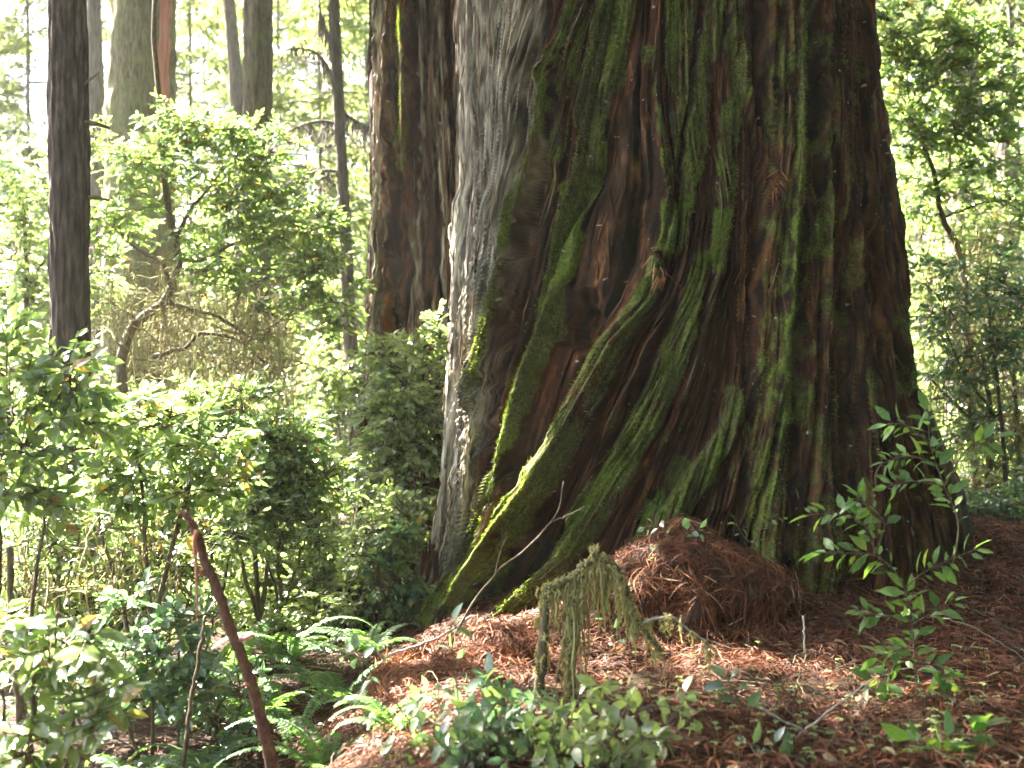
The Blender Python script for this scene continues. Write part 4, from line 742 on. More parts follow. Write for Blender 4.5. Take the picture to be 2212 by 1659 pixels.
leafy('maple_sapling', 'sapling in full sun behind the leaning bay tree past the giant', 'tree', 20, [([(2120, 1100), (2120, 700), (2110, 450)], .06, .02)], [(2060, 350, 110, 80, 40), (2150, 480, 100, 80, 40), (2050, 520, 80, 80, 30), (2120, 640, 110, 90, 40), (2180, 200, 60, 90, 20), (2000, 700, 60, 80, 22), (2150, 800, 90, 90, 30), (2150, 980, 90, 90, 30)], (.13, .07), 'fresh', 39, n=7, tl=.42, rich=False)

# low leafy carpet of the middle distance
rng = np.random.default_rng(6); mb = MB(); N = 30000
Yd = 10.5 + 34 * rng.random(N) ** 1.5; X = np.tan(rng.uniform(-.52, .52, N)) * Yd
k = (X < -1.7) | (X > 5) | (Yd > 15); X, Yd = X[k], Yd[k]
hh = (.25 + 1.5 * fbm(X * .6, Yd * .6, 2, 3) ** 2) * np.minimum(1, .5 + Yd / 30)
P = np.stack([X, Yd, gz(X, Yd) + hh * rng.random(len(X)) ** .6], -1); n = len(P)
mb.leaves(P, rng.normal(0, 1, (n, 3)) * [1, 1, .35], nz(np.array([0, 0, 1.0]) + rng.normal(0, .4, (n, 3))), (.06 + .006 * Yd) * rng.uniform(.6, 1.3, n), (.03 + .003 * Yd) * rng.uniform(.6, 1.2, n), rng.random(n) * .9, rich=False)
tag(mb.build('understorey_leaves', M['fresh'], smooth=False), 'low leafy ground cover filling the forest floor behind the shrubs', 'ground cover', kind='stuff')

# far woods that close the view: one mass of leaves no one could count
rng = np.random.default_rng(5); mb = MB(); N = 34000
th = rng.uniform(-.62, .62, N); Yd = rng.uniform(44, 75, N); X = np.tan(th) * Yd
cell = fbm(X * .09 + 50, Yd * .05, 2, 3); hmax = 3 + 11 * ss(.3, .75, cell)
Z = gz(X, Yd) + hmax * rng.random(N) ** .8
keep = fbm(X * .35 + 9, Z * .35, 3, 4) > .40
P = np.stack([X, Yd, Z], -1)[keep]; n = len(P)
mb.leaves(P, rng.normal(0, 1, (n, 3)) * [1, 1, .4], nz(np.array([0, 0, 1.0]) + rng.normal(0, .5, (n, 3))), .75 * rng.uniform(.5, 1.2, n), .36 * rng.uniform(.6, 1.2, n), rng.random(n), rich=False)
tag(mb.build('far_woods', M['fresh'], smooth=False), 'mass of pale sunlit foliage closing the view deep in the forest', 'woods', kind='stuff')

# ------------------------------------------------------------------ sword ferns
def frond_mesh(rng, L, lift, npin=34, wid=.15):
    t = np.linspace(0, 1, 16); el = lift - (lift + .75) * t ** 1.2
    dx = np.cumsum(np.cos(el)) / 16 * L; dz = np.cumsum(np.sin(el)) / 16 * L
    P = np.stack([dx, .03 * np.sin(t * 3 + rng.uniform(0, 6)) * L, dz], -1); P -= P[0]
    mb = MB(); mb.tubes(P, np.linspace(.0045, .0015, 16), 4, .35)
    s = np.linspace(.1, .99, npin); i = np.minimum((s * 15).astype(int), 14); f = (s * 15 - i)[:, None]
    q = P[i] * (1 - f) + P[i + 1] * f; T = nz(P[i + 1] - P[i])
    up = nz(np.cross(T, np.array([0, 1.0, 0])) * -1); up = np.where(up[:, 2:3] < 0, -up, up)
    wl = wid * L * np.clip(np.minimum(1.15 - s * .98, .45 + s * 2.6), .04, 1)
    for sg in (1, -1):
        sd = np.array([0, sg, 0]) * np.ones_like(T)
        A = sd + T * .28 + up * -.12 + rng.normal(0, .05, T.shape)
        mb.leaves(q, A, nz(up + rng.normal(0, .12, T.shape)), wl * rng.uniform(.9, 1.08, npin), L * .034, np.clip(rng.normal(.5, .15, npin), 0, .9), rich=False, curl=.1)
    return mb
_fr = []
def fern(x, y, Y, n, L, seed, label, lean=None, group='sword ferns on the forest floor'):
    rng = np.random.default_rng(seed)
    b = W(x, y, Y); b[2] = gz(b[0], b[1]) if lean is None else b[2]
    if not _fr:
        r0 = np.random.default_rng(1)
        for k in range(6): 
            o = frond_mesh(r0, 1.0, .75 + .09 * k).build('frond', M['fern'], None, smooth=False); _fr.append(o.data); bpy.data.objects.remove(o)
    t = thing('sword_fern', label, 'fern', b, group)
    for k in range(n):
        o = bpy.data.objects.new('frond', _fr[rng.integers(0, 6)]); C.objects.link(o); o.parent = t
        a = k / n * 2 * np.pi + rng.uniform(-.3, .3) if lean is None else lean + rng.uniform(-.6, .6)
        s = L * rng.uniform(.75, 1.2); o.scale = (s, s, s); o.rotation_euler = (rng.uniform(-.3, .3), rng.uniform(-.25, .3), a)
for a in [(705, 1640, 6.0, 11, .62, 1, 'big sword fern at the very bottom with long arching fronds beside the leaning stick'),
          (560, 1560, 7.4, 11, .8, 2, 'sword fern with tall upright fronds right behind the leaning stick'),
          (740, 1500, 7.8, 10, .8, 3, 'sunlit sword fern in front of the pale low huckleberry'),
          (440, 1640, 6.4, 9, .6, 4, 'dim sword fern under the dark salal leaves'),
          (860, 1640, 5.75, 8, .45, 5, 'small bright sword fern at the foot of the needle bank'),
          (830, 1580, 6.3, 8, .42, 6, 'small yellow green sword fern half way up the needle bank'),
          (620, 1440, 9, 10, .85, 7, 'pale sword fern on the slope behind the tall upright fern'),
          (800, 1370, 9.2, 9, .7, 8, 'shaded sword fern close to the lit root of the giant'),
          (500, 1450, 8.8, 9, .75, 9, 'washed out sword fern behind the peeled top of the stick'),
          (300, 1650, 6.2, 8, .5, 10, 'low sword fern among the bare stems near the corner')]:
    fern(*a)
fern(1150, 1520, 6.6, 1, .42, 11, 'single dark fern frond arching up against the shaded needle bank', lean=2.6, group=None)
fern(920, 1190, 10, 6, .8, 12, 'bright fern spilling sideways against the lit flank of the giant', lean=3.1)

# ------------------------------------------------------------------ needle bed, stump mound, fallen leaves
def sprays_on(rng, P, Nn, L, Wd, r, wavy=.25, down=0.0):
    "curled redwood branchlets: narrow strips of four segments lying on points P with normals Nn"
    n = len(P); A = nz(np.cross(Nn, rng.normal(0, 1, (n, 3)))); A[:, 2] -= down; A = nz(A)
    Sd = nz(np.cross(A, Nn)); t = np.linspace(0, 1, 5); k = rng.normal(0, wavy, (n, 1)) * 1.4; k2 = rng.normal(0, wavy, (n, 1))
    c = P[:, None] + A[:, None] * (L[:, None] * t)[..., None] + Sd[:, None] * (k * L[:, None] * t ** 2)[..., None] + Nn[:, None] * (.012 + k2 * L[:, None] * (t - t ** 2) * 2)[..., None]
    c[..., 2] -= (down * .5 * L[:, None] * t ** 2)
    tw = nz(Sd + Nn * rng.normal(0, .7, (n, 1)))
    wd = Wd[:, None] * np.array([.35, 1, 1, .8, .15])
    V = np.stack([c + tw[:, None] * wd[..., None] / 2, c - tw[:, None] * wd[..., None] / 2], 2)
    o = np.arange(n)[:, None, None] * 10; j = np.arange(4)[None, :, None] * 2
    F = (o + j + np.array([0, 1, 3, 2])[None, None]).reshape(-1, 4)
    return V.reshape(-1, 3), F, np.repeat(r, 10)
def gnorm(x, y):
    e = .06; return nz(np.stack([gz(x - e, y) - gz(x + e, y), gz(x, y - e) - gz(x, y + e), 2 * e + 0 * x], -1))
rng = np.random.default_rng(8); mb = MB()
n = 110000
x = np.where(rng.random(n) < .8, rng.uniform(-1.5, 5.6, n), rng.uniform(-4, 6, n)); y = 4.6 + (rng.random(n) ** .8) * 6.2
dn = fbm(x * 1.3, y * 1.3, 3, 6)
wt = ss(-1.6, -.5, x - .12 * (y - 7)) * ss(.33, .5, dn + .25 * ss(6.5, 7.6, y)) + .12
k = rng.random(n) < wt; x, y = x[k], y[k]; n = len(x)
near = rng.random(n)
V, F, r = sprays_on(rng, np.stack([x, y, gz(x, y) + rng.random(n) * .05], -1), gnorm(x, y), rng.uniform(.05, .2, n), rng.uniform(.003, .011, n), np.clip(rng.beta(2, 2.6, n) * (.6 + .7 * fbm(x * 2, y * 2, 2, 9)), 0, 1), down=.2)
mb.add(V, [F], r)
n = 26000; x = rng.uniform(-6, 6.5, n); y = rng.uniform(4.2, 11, n)   # fine crumbs and twigs
V, F, r = sprays_on(rng, np.stack([x, y, gz(x, y) + .005], -1), gnorm(x, y), rng.uniform(.03, .1, n), rng.uniform(.003, .007, n), rng.random(n)); mb.add(V, [F], r)
tag(mb.build('needle_litter', M['litter'], smooth=False), 'deep bed of rusty fallen redwood needles round the giant', 'needle litter', kind='stuff')

def mound(name, label, cx, cy, Yd, rx, ry, rz, seed, nsp, hangn):
    "rotten stump: a rough dark body under a cap of needles that hangs over its rim"
    rng = np.random.default_rng(seed); c = W(cx, cy, Yd); nu, nv = 90, 46
    U, Vv = np.meshgrid(np.arange(nu) / nu * 2 * np.pi, np.linspace(0, 1, nv))
    g = float(gz(c[0], c[1])) - .15; H = c[2] + rz - g; nsk = nsp // 2
    prof = (1 - Vv ** 4.6) * (.74 + .26 * ss(0, .28, Vv))
    lump = 1 + 1.0 * (fbm(np.cos(U) * 1.6 + 9, np.sin(U) * 1.6 + Vv * 2.5, 3, seed) - .5) + .07 * (fbm(np.cos(U) * 7 + 9, np.sin(U) * 7 + Vv * 2, 3, seed + 1) - .5)
    zz = g + H * (1.12 * Vv) * (.70 + .6 * fbm(np.cos(U) * prof * 1.7 + 4, np.sin(U) * prof * 1.7 + 7, 4, seed + 7))
    P = np.stack([c[0] + rx * prof * lump * np.cos(U), c[1] + ry * prof * lump * np.sin(U), zz], -1)
    i = np.arange(nv - 1)[:, None] * nu; j = np.arange(nu)[None]; j2 = (j + 1) % nu
    body = MB(); body.add(P, [np.stack([i + j, i + j2, i + nu + j2, i + nu + j], -1).reshape(-1, 4)])
    t = thing(name, label, 'stump', (0, 0, 0)); body.build('stump_body', M['bark'], t)
    cap = MB()
    vi = np.minimum((nv * (.36 + .64 * rng.random(nsp) ** .85)).astype(int), nv - 1); ui = rng.integers(0, nu, nsp)
    p = P[vi, ui] + rng.normal(0, .012, (nsp, 3)); nrm = nz((p - [c[0], c[1], g + H * .4]) / np.array([rx, ry, H * .6]))
    V, F, r = sprays_on(rng, p + nrm * rng.uniform(0, .05, (nsp, 1)), nrm, rng.uniform(.05, .2, nsp), rng.uniform(.003, .011, nsp), np.clip(rng.beta(2.0, 2, nsp) * (.55 + .9 * fbm(p[:, 0] * 5, p[:, 2] * 5, 2, 3)), 0, 1), down=.2); cap.add(V, [F], r)
    vi = (nv * (.3 + .34 * rng.random(hangn))).astype(int); ui = rng.integers(0, nu, hangn); p = P[vi, ui]; o = nz((p - c) * [1, 1, 0])
    V, F, r = sprays_on(rng, p + o * .02, o, rng.uniform(.08, .36, hangn) * rng.uniform(.3, 1, hangn), rng.uniform(.003, .009, hangn), np.clip(rng.beta(2.2, 2, hangn), 0, 1), down=1.9); cap.add(V, [F], r)
    a = rng.uniform(0, 6.28, nsk); q = 1 + .9 * rng.random(nsk) ** 1.5; x, y = c[0] + rx * q * np.cos(a), c[1] + ry * q * np.sin(a)      # loose skirt on the ground
    V, F, r = sprays_on(rng, np.stack([x, y, gz(x, y) + rng.random(nsk) * .1 * (2 - q)], -1), gnorm(x, y), rng.uniform(.05, .2, nsk), rng.uniform(.003, .010, nsk), np.clip(rng.beta(2.2, 2, nsk), 0, 1), down=.3); cap.add(V, [F], r)
    rt = 16; ui = rng.integers(0, nu, rt); p = P[np.full(rt, int(nv * .3)), ui]; o = nz((p - c) * [1, 1, 0]); tt = np.linspace(0, 1, 7); ln = rng.uniform(.1, .4, rt)      # thin roots
    Q = p[:, None] + o[:, None] * (.05 * np.sin(tt * 3))[None, :, None] + np.stack([0 * tt, 0 * tt, -tt], -1)[None] * ln[:, None, None] + rng.normal(0, .012, (rt, 7, 3)); 
    for q in Q:
        rm = MB(); rm.tubes(q, np.linspace(.007, .002, 7), 4); rm.build('root', M['stem'], t)
    tag(cap.build('needle_cap', M['litter'], t, smooth=False)); return t
mound('stump', 'rotten stump capped with hanging rusty needles against the shaded front of the giant', 1478, 1290, 7.8, .60, .52, .33, 3, 9000, 1500)
mound('stump', 'low sunlit stump heaped with needles at the foot of the sweeping roots', 1060, 1455, 7.2, .34, .34, .20, 4, 6200, 420)
mound('stump', 'sunlit bank of loose needles sloping beside the low stump', 935, 1500, 7.1, .36, .42, .12, 5, 6200, 300)

# fallen broad leaves, oxalis
rng = np.random.default_rng(12); n = 620; mb = MB()
x = rng.uniform(-1.2, 4.8, n); y = rng.uniform(4.8, 9, n); mb.leaves(np.stack([x, y, gz(x, y) + .035], -1), rng.normal(0, 1, (n, 3)) * [1, 1, .3], gnorm(x, y) + rng.normal(0, .45, (n, 3)), rng.uniform(.05, .12, n), rng.uniform(.02, .045, n), rng.random(n), curl=.3)
tag(mb.build('fallen_leaves', M['deadleaf'], smooth=False), 'scattered tan fallen leaves lying on the needle bed', 'fallen leaves', kind='stuff')
n = 240; mb = MB(); x = np.concatenate([rng.normal(1.8, .6, n // 2), rng.uniform(.6, 3.4, n // 4), rng.uniform(-4, -1, n // 4)]); y = np.concatenate([rng.normal(5.5, .35, n // 2), rng.uniform(5, 7, n // 4), rng.uniform(5, 8, n // 4)])
z = gz(x, y) + rng.uniform(.05, .12, n); c = np.stack([x, y, z], -1); mb.tubes(np.stack([np.stack([x + .01, y, z - .13], -1), c], 1), .0015, 3, .3)
for k in range(3):
    a = rng.uniform(0, 6.28, n) * 0 + k * 2.094 + np.arange(n) * .7
    mb.leaves(c, np.stack([np.cos(a), np.sin(a), -.15 + 0 * a], -1), np.tile([0, 0, 1.0], (n, 1)), .027, .028, rng.uniform(.2, .8, n), rich=False, curl=.1)
tag(mb.build('oxalis_leaves', M['fresh'], smooth=False), 'small three lobed clover like leaves dotting the shaded floor', 'ground cover', kind='stuff')

rng = np.random.default_rng(13); n = 560; mb = MB(); x, y = rng.uniform(-1.6, 5, n), rng.uniform(4.7, 9, n); a = rng.uniform(0, 6.28, n); l = rng.uniform(.12, .6, n); tt = np.linspace(-.5, .5, 7)
X, Yy = x[:, None] + np.cos(a)[:, None] * l[:, None] * tt, y[:, None] + np.sin(a)[:, None] * l[:, None] * tt
Q = np.stack([X, Yy, gz(X, Yy) + .03 + rng.uniform(0, .09, (n, 1)) * (tt + .5)], -1) + rng.normal(0, .01, (n, 7, 3)); mb.tubes(Q, rng.uniform(.0015, .005, (n, 1)) * np.linspace(1, .5, 7), 5, rng.random(n))
tag(mb.build('twig_litter', M['stem'], smooth=False), 'thin dead twigs strewn over the needle bed', 'twig litter', kind='stuff')

# ------------------------------------------------------------------ sticks, twigs and the mossy arch
def stick(name, label, cat, Y, parts, m, seed, wob=.006, sides=9, group=None):
    rng = np.random.default_rng(seed); t = None
    mb = MB()
    for pts, r0, r1 in parts:
        a = [(p[0], p[1], Y + (p[2] if len(p) > 2 else 0)) for p in pts]; P = crv(np.array([W(*p) for p in a]), 30); P[1:] += rng.normal(0, wob, (29, 3)) * .6
        mb.tubes(P, np.linspace(r0, r1, 30) * rng.uniform(.86, 1.16, 30), sides)
    return tag(mb.build(name, M[m]), label, cat, group)
t = thing('leaning_stick', 'broken red brown stick leaning with a peeled strip of bark at its tip', 'stick', (0, 0, 0))
mb = MB(); P = crv(W(*np.array([(392, 1102), (408, 1122), (424, 1150), (445, 1215), (475, 1290), (500, 1365), (532, 1445), (562, 1545), (592, 1670), (606, 1740)], float).T, 5.7), 60)
P += np.random.default_rng(3).normal(0, .0025, P.shape); mb.tubes(P, np.interp(np.linspace(0, 1, 60), [0, .03, .1, 1], [.008, .016, .019, .034]) * np.random.default_rng(4).uniform(.92, 1.1, 60), 12); mb.build('shaft', M['redstick'], t)
mb = MB(); P = crv(W(*np.array([(426, 1146), (420, 1170), (424, 1220), (426, 1290), (424, 1345)], float).T, 5.66), 16); mb.tubes(P, np.interp(np.linspace(0, 1, 16), [0, .3, 1], [.014, .011, .003]), 5); mb.build('peeled_strip', M['torn'], t)
for (a, b) in (((516, 1384), (548, 1372)), ((440, 1240), (430, 1232)), ((540, 1480), (530, 1478))):
    mb = MB(); mb.tubes(np.array([W(*a, 5.7), W((a[0] + b[0]) / 2, (a[1] + b[1]) / 2, 5.68), W(*b, 5.66)]), np.array([.014, .013, .01]), 7); mb.build('broken_knot', M['torn'], t)
stick('thin_pole', 'thin grey upright dead stem standing just behind the broken leaning stick', 'stick', 6.1, [([(444, 1330), (430, 1420), (415, 1510), (402, 1600), (392, 1700)], .008, .015)], 'stem', 5)
stick('dead_pole', 'dark upright dead pole with rough bark beside the white leaved shrub', 'stick', 5.8, [([(20, 1180), (24, 1320), (34, 1420), (42, 1520), (60, 1700)], .016, .024), ([(42, 1520), (70, 1580), (120, 1640), (180, 1700)], .012, .02)], 'stem', 6)
stick('fallen_branch', 'dark fallen branch lying low in the bottom corner by the white leaved shrub', 'stick', 5.3, [([(-60, 1590), (0, 1610), (60, 1640), (140, 1680)], .03, .024)], 'redstick', 7)
stick('slanting_twig', 'long thin twig slanting up across the dark hollow between the sweeping roots', 'twig', 7.0, [([(945, 1560), (960, 1440), (985, 1370), (1030, 1290), (1080, 1230), (1130, 1190), (1190, 1128), (1210, 1090), (1216, 1040)], .010, .003), ([(1190, 1128), (1230, 1112), (1262, 1096)], .006, .003), ([(1070, 1238), (1082, 1190), (1096, 1160)], .005, .002)], 'stem', 8, wob=.004)
stick('root_twig', 'pale wiry root trailing sideways from the low needle bank', 'twig', 7.2, [([(700, 1600), (760, 1520), (830, 1425), (900, 1395), (960, 1370), (1020, 1330)], .005, .008), ([(830, 1425), (790, 1385), (740, 1395)], .005, .003)], 'paletwig', 9, wob=.004)
stick('fallen_log', 'dark rounded log end lying under the near leaves on the shaded floor', 'log', 5.6, [([(1270, 1600), (1360, 1595), (1450, 1592), (1530, 1598)], .05, .04)], 'bark', 10)
stick('fallen_branch', 'pale barkless branch slanting up behind the near leafy shrub', 'stick', 5.6, [([(890, 1660), (960, 1610), (1010, 1570), (1080, 1548), (1180, 1542)], .018, .012)], 'paletwig', 11)
for k, (pts, r, lb) in enumerate([([(1690, 1620), (1760, 1560), (1840, 1500), (1880, 1470)], .008, 'pale thin twig slanting up behind the white lit leaves'), ([(1700, 1600), (1790, 1575), (1900, 1560), (2000, 1556), (2080, 1590)], .006, 'long pale twig lying across the shaded floor under the sapling'),
          ([(1735, 1330), (1738, 1390), (1745, 1440), (1790, 1480), (1840, 1510)], .006, 'grey twig sprouting by the foot of the broad mossy column'), ([(2060, 1550), (2140, 1580), (2180, 1640), (2200, 1700)], .008, 'arched pale twig at the shaded bottom corner'),
          ([(1640, 1530), (1740, 1580), (1840, 1620), (1900, 1640)], .008, 'dark twig sloping down under the white lit plant'), ([(1880, 1470), (1980, 1440), (2090, 1470), (2212, 1520)], .005, 'thin brown twig running over the needles below the sapling'),
          ([(2010, 1330), (2090, 1350), (2180, 1400), (2230, 1440)], .006, 'twig lying on the rusty slope past the sapling'), ([(1560, 1640), (1680, 1600), (1790, 1650)], .01, 'bowed dark twig in the bottom middle near the lit leaves')]):
    Yt = 5.5 if pts[0][1] > 1500 else 6.4
    stick('fallen_twig', lb, 'twig', Yt, [(pts, r * .8, r * .4)], 'stem' if k % 2 else 'paletwig', 30 + k, wob=.006, sides=6, group='twigs on the needle bed')

def moss_arch():
    rng = np.random.default_rng(15); Y = 5.95
    t = thing('mossy_branch', 'arched dead branch draped with hanging strands of yellow green moss', 'branch', (0, 0, 0))
    def limb(nm, pts, r0, r1, m='mossbark', n=36):
        P = crv(np.array([W(p[0], p[1], Y + (p[2] if len(p) > 2 else 0)) for p in pts]), n); P[1:-1] += rng.normal(0, .003, (n - 2, 3)); mb = MB(); mb.tubes(P, np.linspace(r0, r1, n) * rng.uniform(.85, 1.15, n), 10); mb.build(nm, M[m], t); return P
    p1 = limb('upright_limb', [(1150, 1640), (1158, 1540), (1170, 1430), (1176, 1330), (1180, 1268)], .034, .02, 'mossbark')
    p2 = limb('arched_limb', [(1178, 1272), (1200, 1264), (1236, 1248), (1262, 1222), (1296, 1206), (1326, 1222), (1350, 1262), (1364, 1310), (1386, 1352), (1428, 1408)], .026, .012, 'mossbark', 60)
    p3 = limb('side_twig', [(1386, 1348), (1420, 1336), (1450, 1334), (1490, 1362), (1528, 1390), (1530, 1402)], .009, .004, 'paletwig')
    p4 = limb('hanging_limb', [(1252, 1240), (1236, 1300), (1228, 1400), (1236, 1480), (1246, 1540), (1250, 1580)], .028, .02, 'mossbark')
    p5 = limb('stub', [(1284, 1210), (1282, 1190), (1288, 1180)], .016, .008, 'mossbark', 8)
    mb = MB()
    def drape(P, n, lmin, lmax, w=1.0):
        s = P[rng.integers(0, len(P), n)] + rng.normal(0, .014, (n, 3)); l = rng.uniform(lmin, lmax, n) * rng.uniform(.3, 1, n); u = np.linspace(0, 1, 9)
        Q = s[:, None] + np.stack([rng.normal(0, .06, (n, 1)) * l[:, None] * u, rng.normal(0, .06, (n, 1)) * l[:, None] * u, -l[:, None] * u], -1) + rng.normal(0, .006, (n, 9, 3))
        rr = np.array([.5, .9, 1, 1, .95, .8, .6, .4, .15]) * w
        mb.tubes(Q, rng.uniform(.003, .0065, (n, 1)) * rr, 4, rng.random(n))
        k = n * 9; A = rng.normal(0, 1, (k, 3)) * [1, 1, .5] + [0, 0, -.8]        # little side tufts
        sel = rng.integers(0, 9, (n, 9)); q = Q[np.arange(n)[:, None], sel].reshape(-1, 3)
        mb.leaves(q, A, rng.normal(0, 1, (k, 3)), rng.uniform(.012, .034, k), .006, rng.random(k), rich=False)
    drape(p2[4:26], 70, .05, .35); drape(p2[12:27], 40, .3, .95, .9); drape(p2[26:46], 70, .05, .4); drape(p2[24:30], 16, .4, .6, 1.1); drape(p2[44:], 40, .03, .25); drape(p3, 26, .02, .16); drape(p4, 170, .06, .35, 1.1); drape(p1, 150, .02, .12); drape(p5, 12, .02, .1); drape(p4[:14], 50, .2, .5, 1.2)
    for P, n in ((p2, 900), (p4, 900), (p1, 900), (p5, 80)):                      # short fuzz along the wood
        s = P[rng.integers(0, len(P), n)] + nz(rng.normal(0, 1, (n, 3))) * .02
        mb.leaves(s, rng.normal(0, 1, (n, 3)) + [0, 0, -.3], rng.normal(0, 1, (n, 3)), rng.uniform(.012, .03, n), .007, rng.random(n), rich=False)
    mb.build('hanging_moss', M['straw'], t, smooth=False)
moss_arch()

# ------------------------------------------------------------------ near plants
def plant(name, label, cat, Y, stems, leaf, mat_, seed, tip=1.0, flat=.7, group=None, lw=.45, r=.005, dens=1.0):
    "hand-placed stems; each: list of (x, y[, dy]) and the number of leaves along it"
    rng = np.random.default_rng(seed); wd, fo = MB(), MB()
    for pts, n, s0 in stems:
        P = crv(np.array([W(p[0], p[1], Y + (p[2] if len(p) > 2 else 0)) for p in pts]), 24); wd.tubes(P, np.linspace(r, r * .4, 24), 6)
        if not n: continue
        n = int(n * dens)
        s = s0 + (1 - s0) * np.linspace(0, 1, n) ** .9; i = np.minimum((s * 23).astype(int), 22); q = P[i]; T = nz(P[i + 1] - P[i])
        an = np.arange(n) * 2.4 + rng.uniform(0, 6); sd = nz(np.cross(T, np.stack([np.cos(an), np.sin(an), .6 + 0 * an], -1)))
        A = nz(sd + T * .55 + rng.normal(0, .2, (n, 3)) + [0, 0, -.05]); A[-1] = nz(T[-1] + rng.normal(0, .2, 3))
        pet = q + A * .02; wd.tubes(np.stack([q, pet], 1), .0018, 4)
        L = leaf * rng.uniform(.45, 1.25, n); Nn = nz(np.array([0, -.35, 1.0]) * flat + rng.normal(0, .45, (n, 3)))
        fo.leaves(pet, A, Nn, L, L * lw * rng.uniform(.85, 1.15, n), np.clip(rng.normal(.45, .2, n), 0, .93), curl=rng.uniform(.05, .3))
    t = thing(name, label, cat, (0, 0, 0), group); wd.build('stem', M['stem'], t); fo.build('foliage', M[mat_], t)
    return t
plant('tanoak_sapling', 'tall leafy tanoak sapling standing in shade before the dark fluted flank of the giant', 'sapling', 6.1,
      [([(1985, 1560), (1978, 1440), (1968, 1330), (1955, 1270)], 16, .25), ([(1955, 1270), (1930, 1230), (1890, 1200), (1840, 1195), (1765, 1195)], 13, .25), ([(1955, 1270), (1990, 1240), (2040, 1215), (2110, 1185)], 9, .3), ([(1890, 1200), (1880, 1150), (1830, 1110), (1745, 1112)], 11, .2),
       ([(1890, 1200), (1910, 1130), (1870, 1090), (1850, 1070)], 10, .2), ([(2060, 1220), (2070, 1130), (2040, 1050), (2010, 960), (2005, 880)], 20, .3), ([(2010, 960), (1960, 920), (1920, 915)], 6, .3), ([(2040, 1050), (2090, 970), (2150, 950)], 7, .3), ([(2020, 1000), (1960, 985), (1912, 1000)], 7, .2), ([(2040, 1050), (1970, 1040), (1920, 1050)], 7, .3),
       ([(1968, 1330), (1910, 1330), (1850, 1320)], 7, .3), ([(1970, 1350), (2020, 1320), (2060, 1300)], 6, .3), ([(1978, 1420), (1930, 1440), (1880, 1480)], 9, .2), ([(1980, 1430), (2020, 1440), (2050, 1470)], 8, .2), ([(1975, 1400), (1950, 1400), (1900, 1420)], 8, .2), ([(1980, 1500), (1940, 1520), (1900, 1540)], 8, .2), ([(1984, 1500), (2030, 1500), (2060, 1520)], 7, .2)],
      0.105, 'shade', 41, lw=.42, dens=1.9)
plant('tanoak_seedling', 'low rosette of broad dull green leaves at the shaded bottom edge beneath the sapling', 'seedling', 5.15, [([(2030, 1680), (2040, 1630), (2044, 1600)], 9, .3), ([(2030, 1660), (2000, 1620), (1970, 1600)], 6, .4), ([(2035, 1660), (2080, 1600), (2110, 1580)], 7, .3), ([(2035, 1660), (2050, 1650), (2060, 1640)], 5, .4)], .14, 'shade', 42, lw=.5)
plant('salal_seedling', 'slender seedling with white sunlit leaves against the dark needle slope', 'seedling', 5.6, [([(1680, 1640), (1640, 1570), (1600, 1520), (1578, 1480), (1570, 1462)], 11, .45)], .125, 'blue', 43, lw=.42, flat=.85)
plant('salal_seedling', 'clump of brightly lit pale leaves at the bottom edge below the slender seedling', 'seedling', 5.2, [([(1650, 1700), (1640, 1640), (1610, 1600)], 7, .3), ([(1660, 1700), (1690, 1650), (1720, 1630)], 7, .3), ([(1650, 1700), (1660, 1640), (1670, 1610)], 7, .3), ([(1650, 1700), (1600, 1660), (1580, 1650)], 5, .3)], .10, 'blue', 44, flat=.85)
plant('salal_seedling', 'little plant with pale leaves growing on top of the needle capped stump', 'seedling', 7.5, [([(1450, 1180), (1440, 1150), (1420, 1135), (1395, 1138)], 6, .3), ([(1470, 1190), (1480, 1155), (1500, 1145), (1520, 1150)], 7, .3), ([(1450, 1190), (1440, 1195), (1420, 1202)], 3, .5)], .10, 'blue', 45, flat=.9, lw=.55)
plant('huckleberry_seedling', 'little dark green sprig beside the broad mossy column behind the stump', 'seedling', 8.0, [([(1620, 1190), (1640, 1150), (1660, 1120), (1690, 1118)], 9, .2), ([(1630, 1180), (1600, 1150), (1590, 1125)], 6, .3)], .07, 'broad', 46, lw=.5)
plant('salal_seedling', 'small leafy stems rising from the needles behind the moss strands', 'seedling', 7.0, [([(1320, 1480), (1330, 1400), (1310, 1320)], 6, .4), ([(1330, 1480), (1350, 1400), (1360, 1360)], 5, .4)], .07, 'blue', 47, flat=.8, lw=.55)
rng = np.random.default_rng(50)
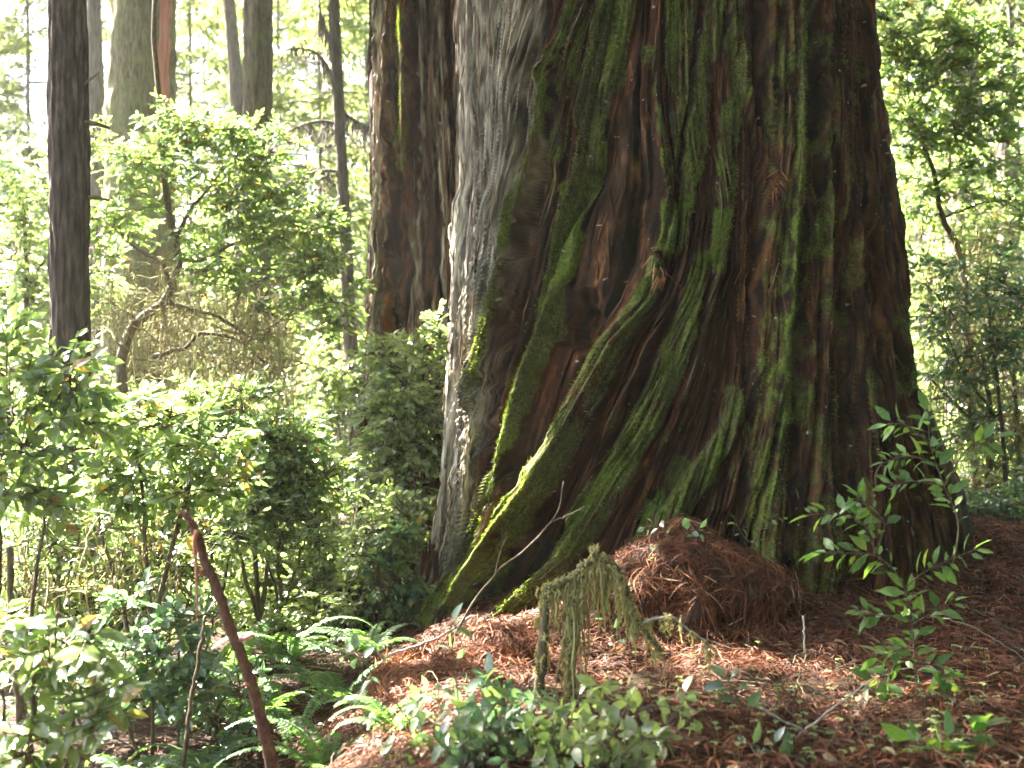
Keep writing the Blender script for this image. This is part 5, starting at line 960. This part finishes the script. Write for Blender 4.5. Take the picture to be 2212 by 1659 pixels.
for k, (x0, y0, Yn, lb, mm) in enumerate([(1010, 1500, 5.6, 'near leafy stem with pale lit leaves below the single fern frond', 'blue'), (1100, 1540, 5.35, 'near low bush with pale leaves round the foot of the mossy branch', 'blue'), (1180, 1600, 5.1, 'near bush of green and yellow leaves in the bottom middle', 'broad'),
                                  (1050, 1620, 5.05, 'low near bush with long pale leaves at the bottom edge', 'blue'), (1330, 1580, 5.1, 'near bush with broad yellow green sunlit leaves before the dark log', 'fresh'), (1260, 1630, 4.95, 'lowest near bush with small bright leaves at the bottom edge', 'fresh'), (940, 1630, 5.3, 'near bush of mixed leaves next to the small bright fern', 'broad')]):
    st = []
    for j in range(17 if k else 8):
        ex, ey = x0 + rng.normal(0, 85), y0 - 10 + rng.normal(0, 42)
        st.append(([(x0 + rng.normal(0, 30), 1720), ((x0 + ex) / 2, (1700 + ey) / 2 + 10, rng.uniform(-.1, .1)), (ex, ey, rng.uniform(-.25, .25)), (ex + rng.normal(0, 40), ey - 5, rng.uniform(-.3, .3))], 10, .45))
    plant('tanoak_bush', lb, 'bush', Yn, st, .088, mm, 60 + k, flat=.85, lw=.46)

for k, (x, y, Yd, lb) in enumerate([(1422, 590, 8.75, 'small rusty dead redwood sprig caught under a mossy ledge of the trunk'), (1676, 396, 8.8, 'small rusty dead redwood sprig caught on the dark bark beside the moss band')]):
    rng = np.random.default_rng(80 + k); mb = MB(); n = 26; c = W(x, y, Yd)
    P = c + rng.normal(0, 1, (n, 3)) * [.03, .01, .05]; V, F, r = sprays_on(rng, P, nz(rng.normal(0, .4, (n, 3)) + [0, -1, 0]), rng.uniform(.04, .11, n), rng.uniform(.006, .012, n), rng.uniform(.6, 1, n), down=.8); mb.add(V, [F], r)
    tag(mb.build('dead_sprig', M['litter'], smooth=False), lb, 'sprig')


# ------------------------------------------------------------------ faint hazy forest air
def haze():
    mb = MB(); x0, x1, y0, y1, z0, z1 = -130, 130, -12, 120, -3.5, 36
    mb.add([(x, y, z) for z in (z0, z1) for y in (y0, y1) for x in (x0, x1)], [np.array([[0, 2, 3, 1], [4, 5, 7, 6], [0, 1, 5, 4], [2, 6, 7, 3], [0, 4, 6, 2], [1, 3, 7, 5]])])
    m = bpy.data.materials.new('haze'); m.use_nodes = True; nt = m.node_tree; nt.nodes.remove(nt.nodes['Principled BSDF'])
    v = nt.nodes.new('ShaderNodeVolumePrincipled'); v.inputs['Color'].default_value = (.95, 1, .93, 1); v.inputs['Density'].default_value = .0003; v.inputs['Anisotropy'].default_value = .3
    nt.links.new(v.outputs[0], nt.nodes['Material Output'].inputs['Volume'])
    tag(mb.build('haze', m, smooth=False), 'faint bright haze in the forest air', 'haze', kind='stuff')
haze()
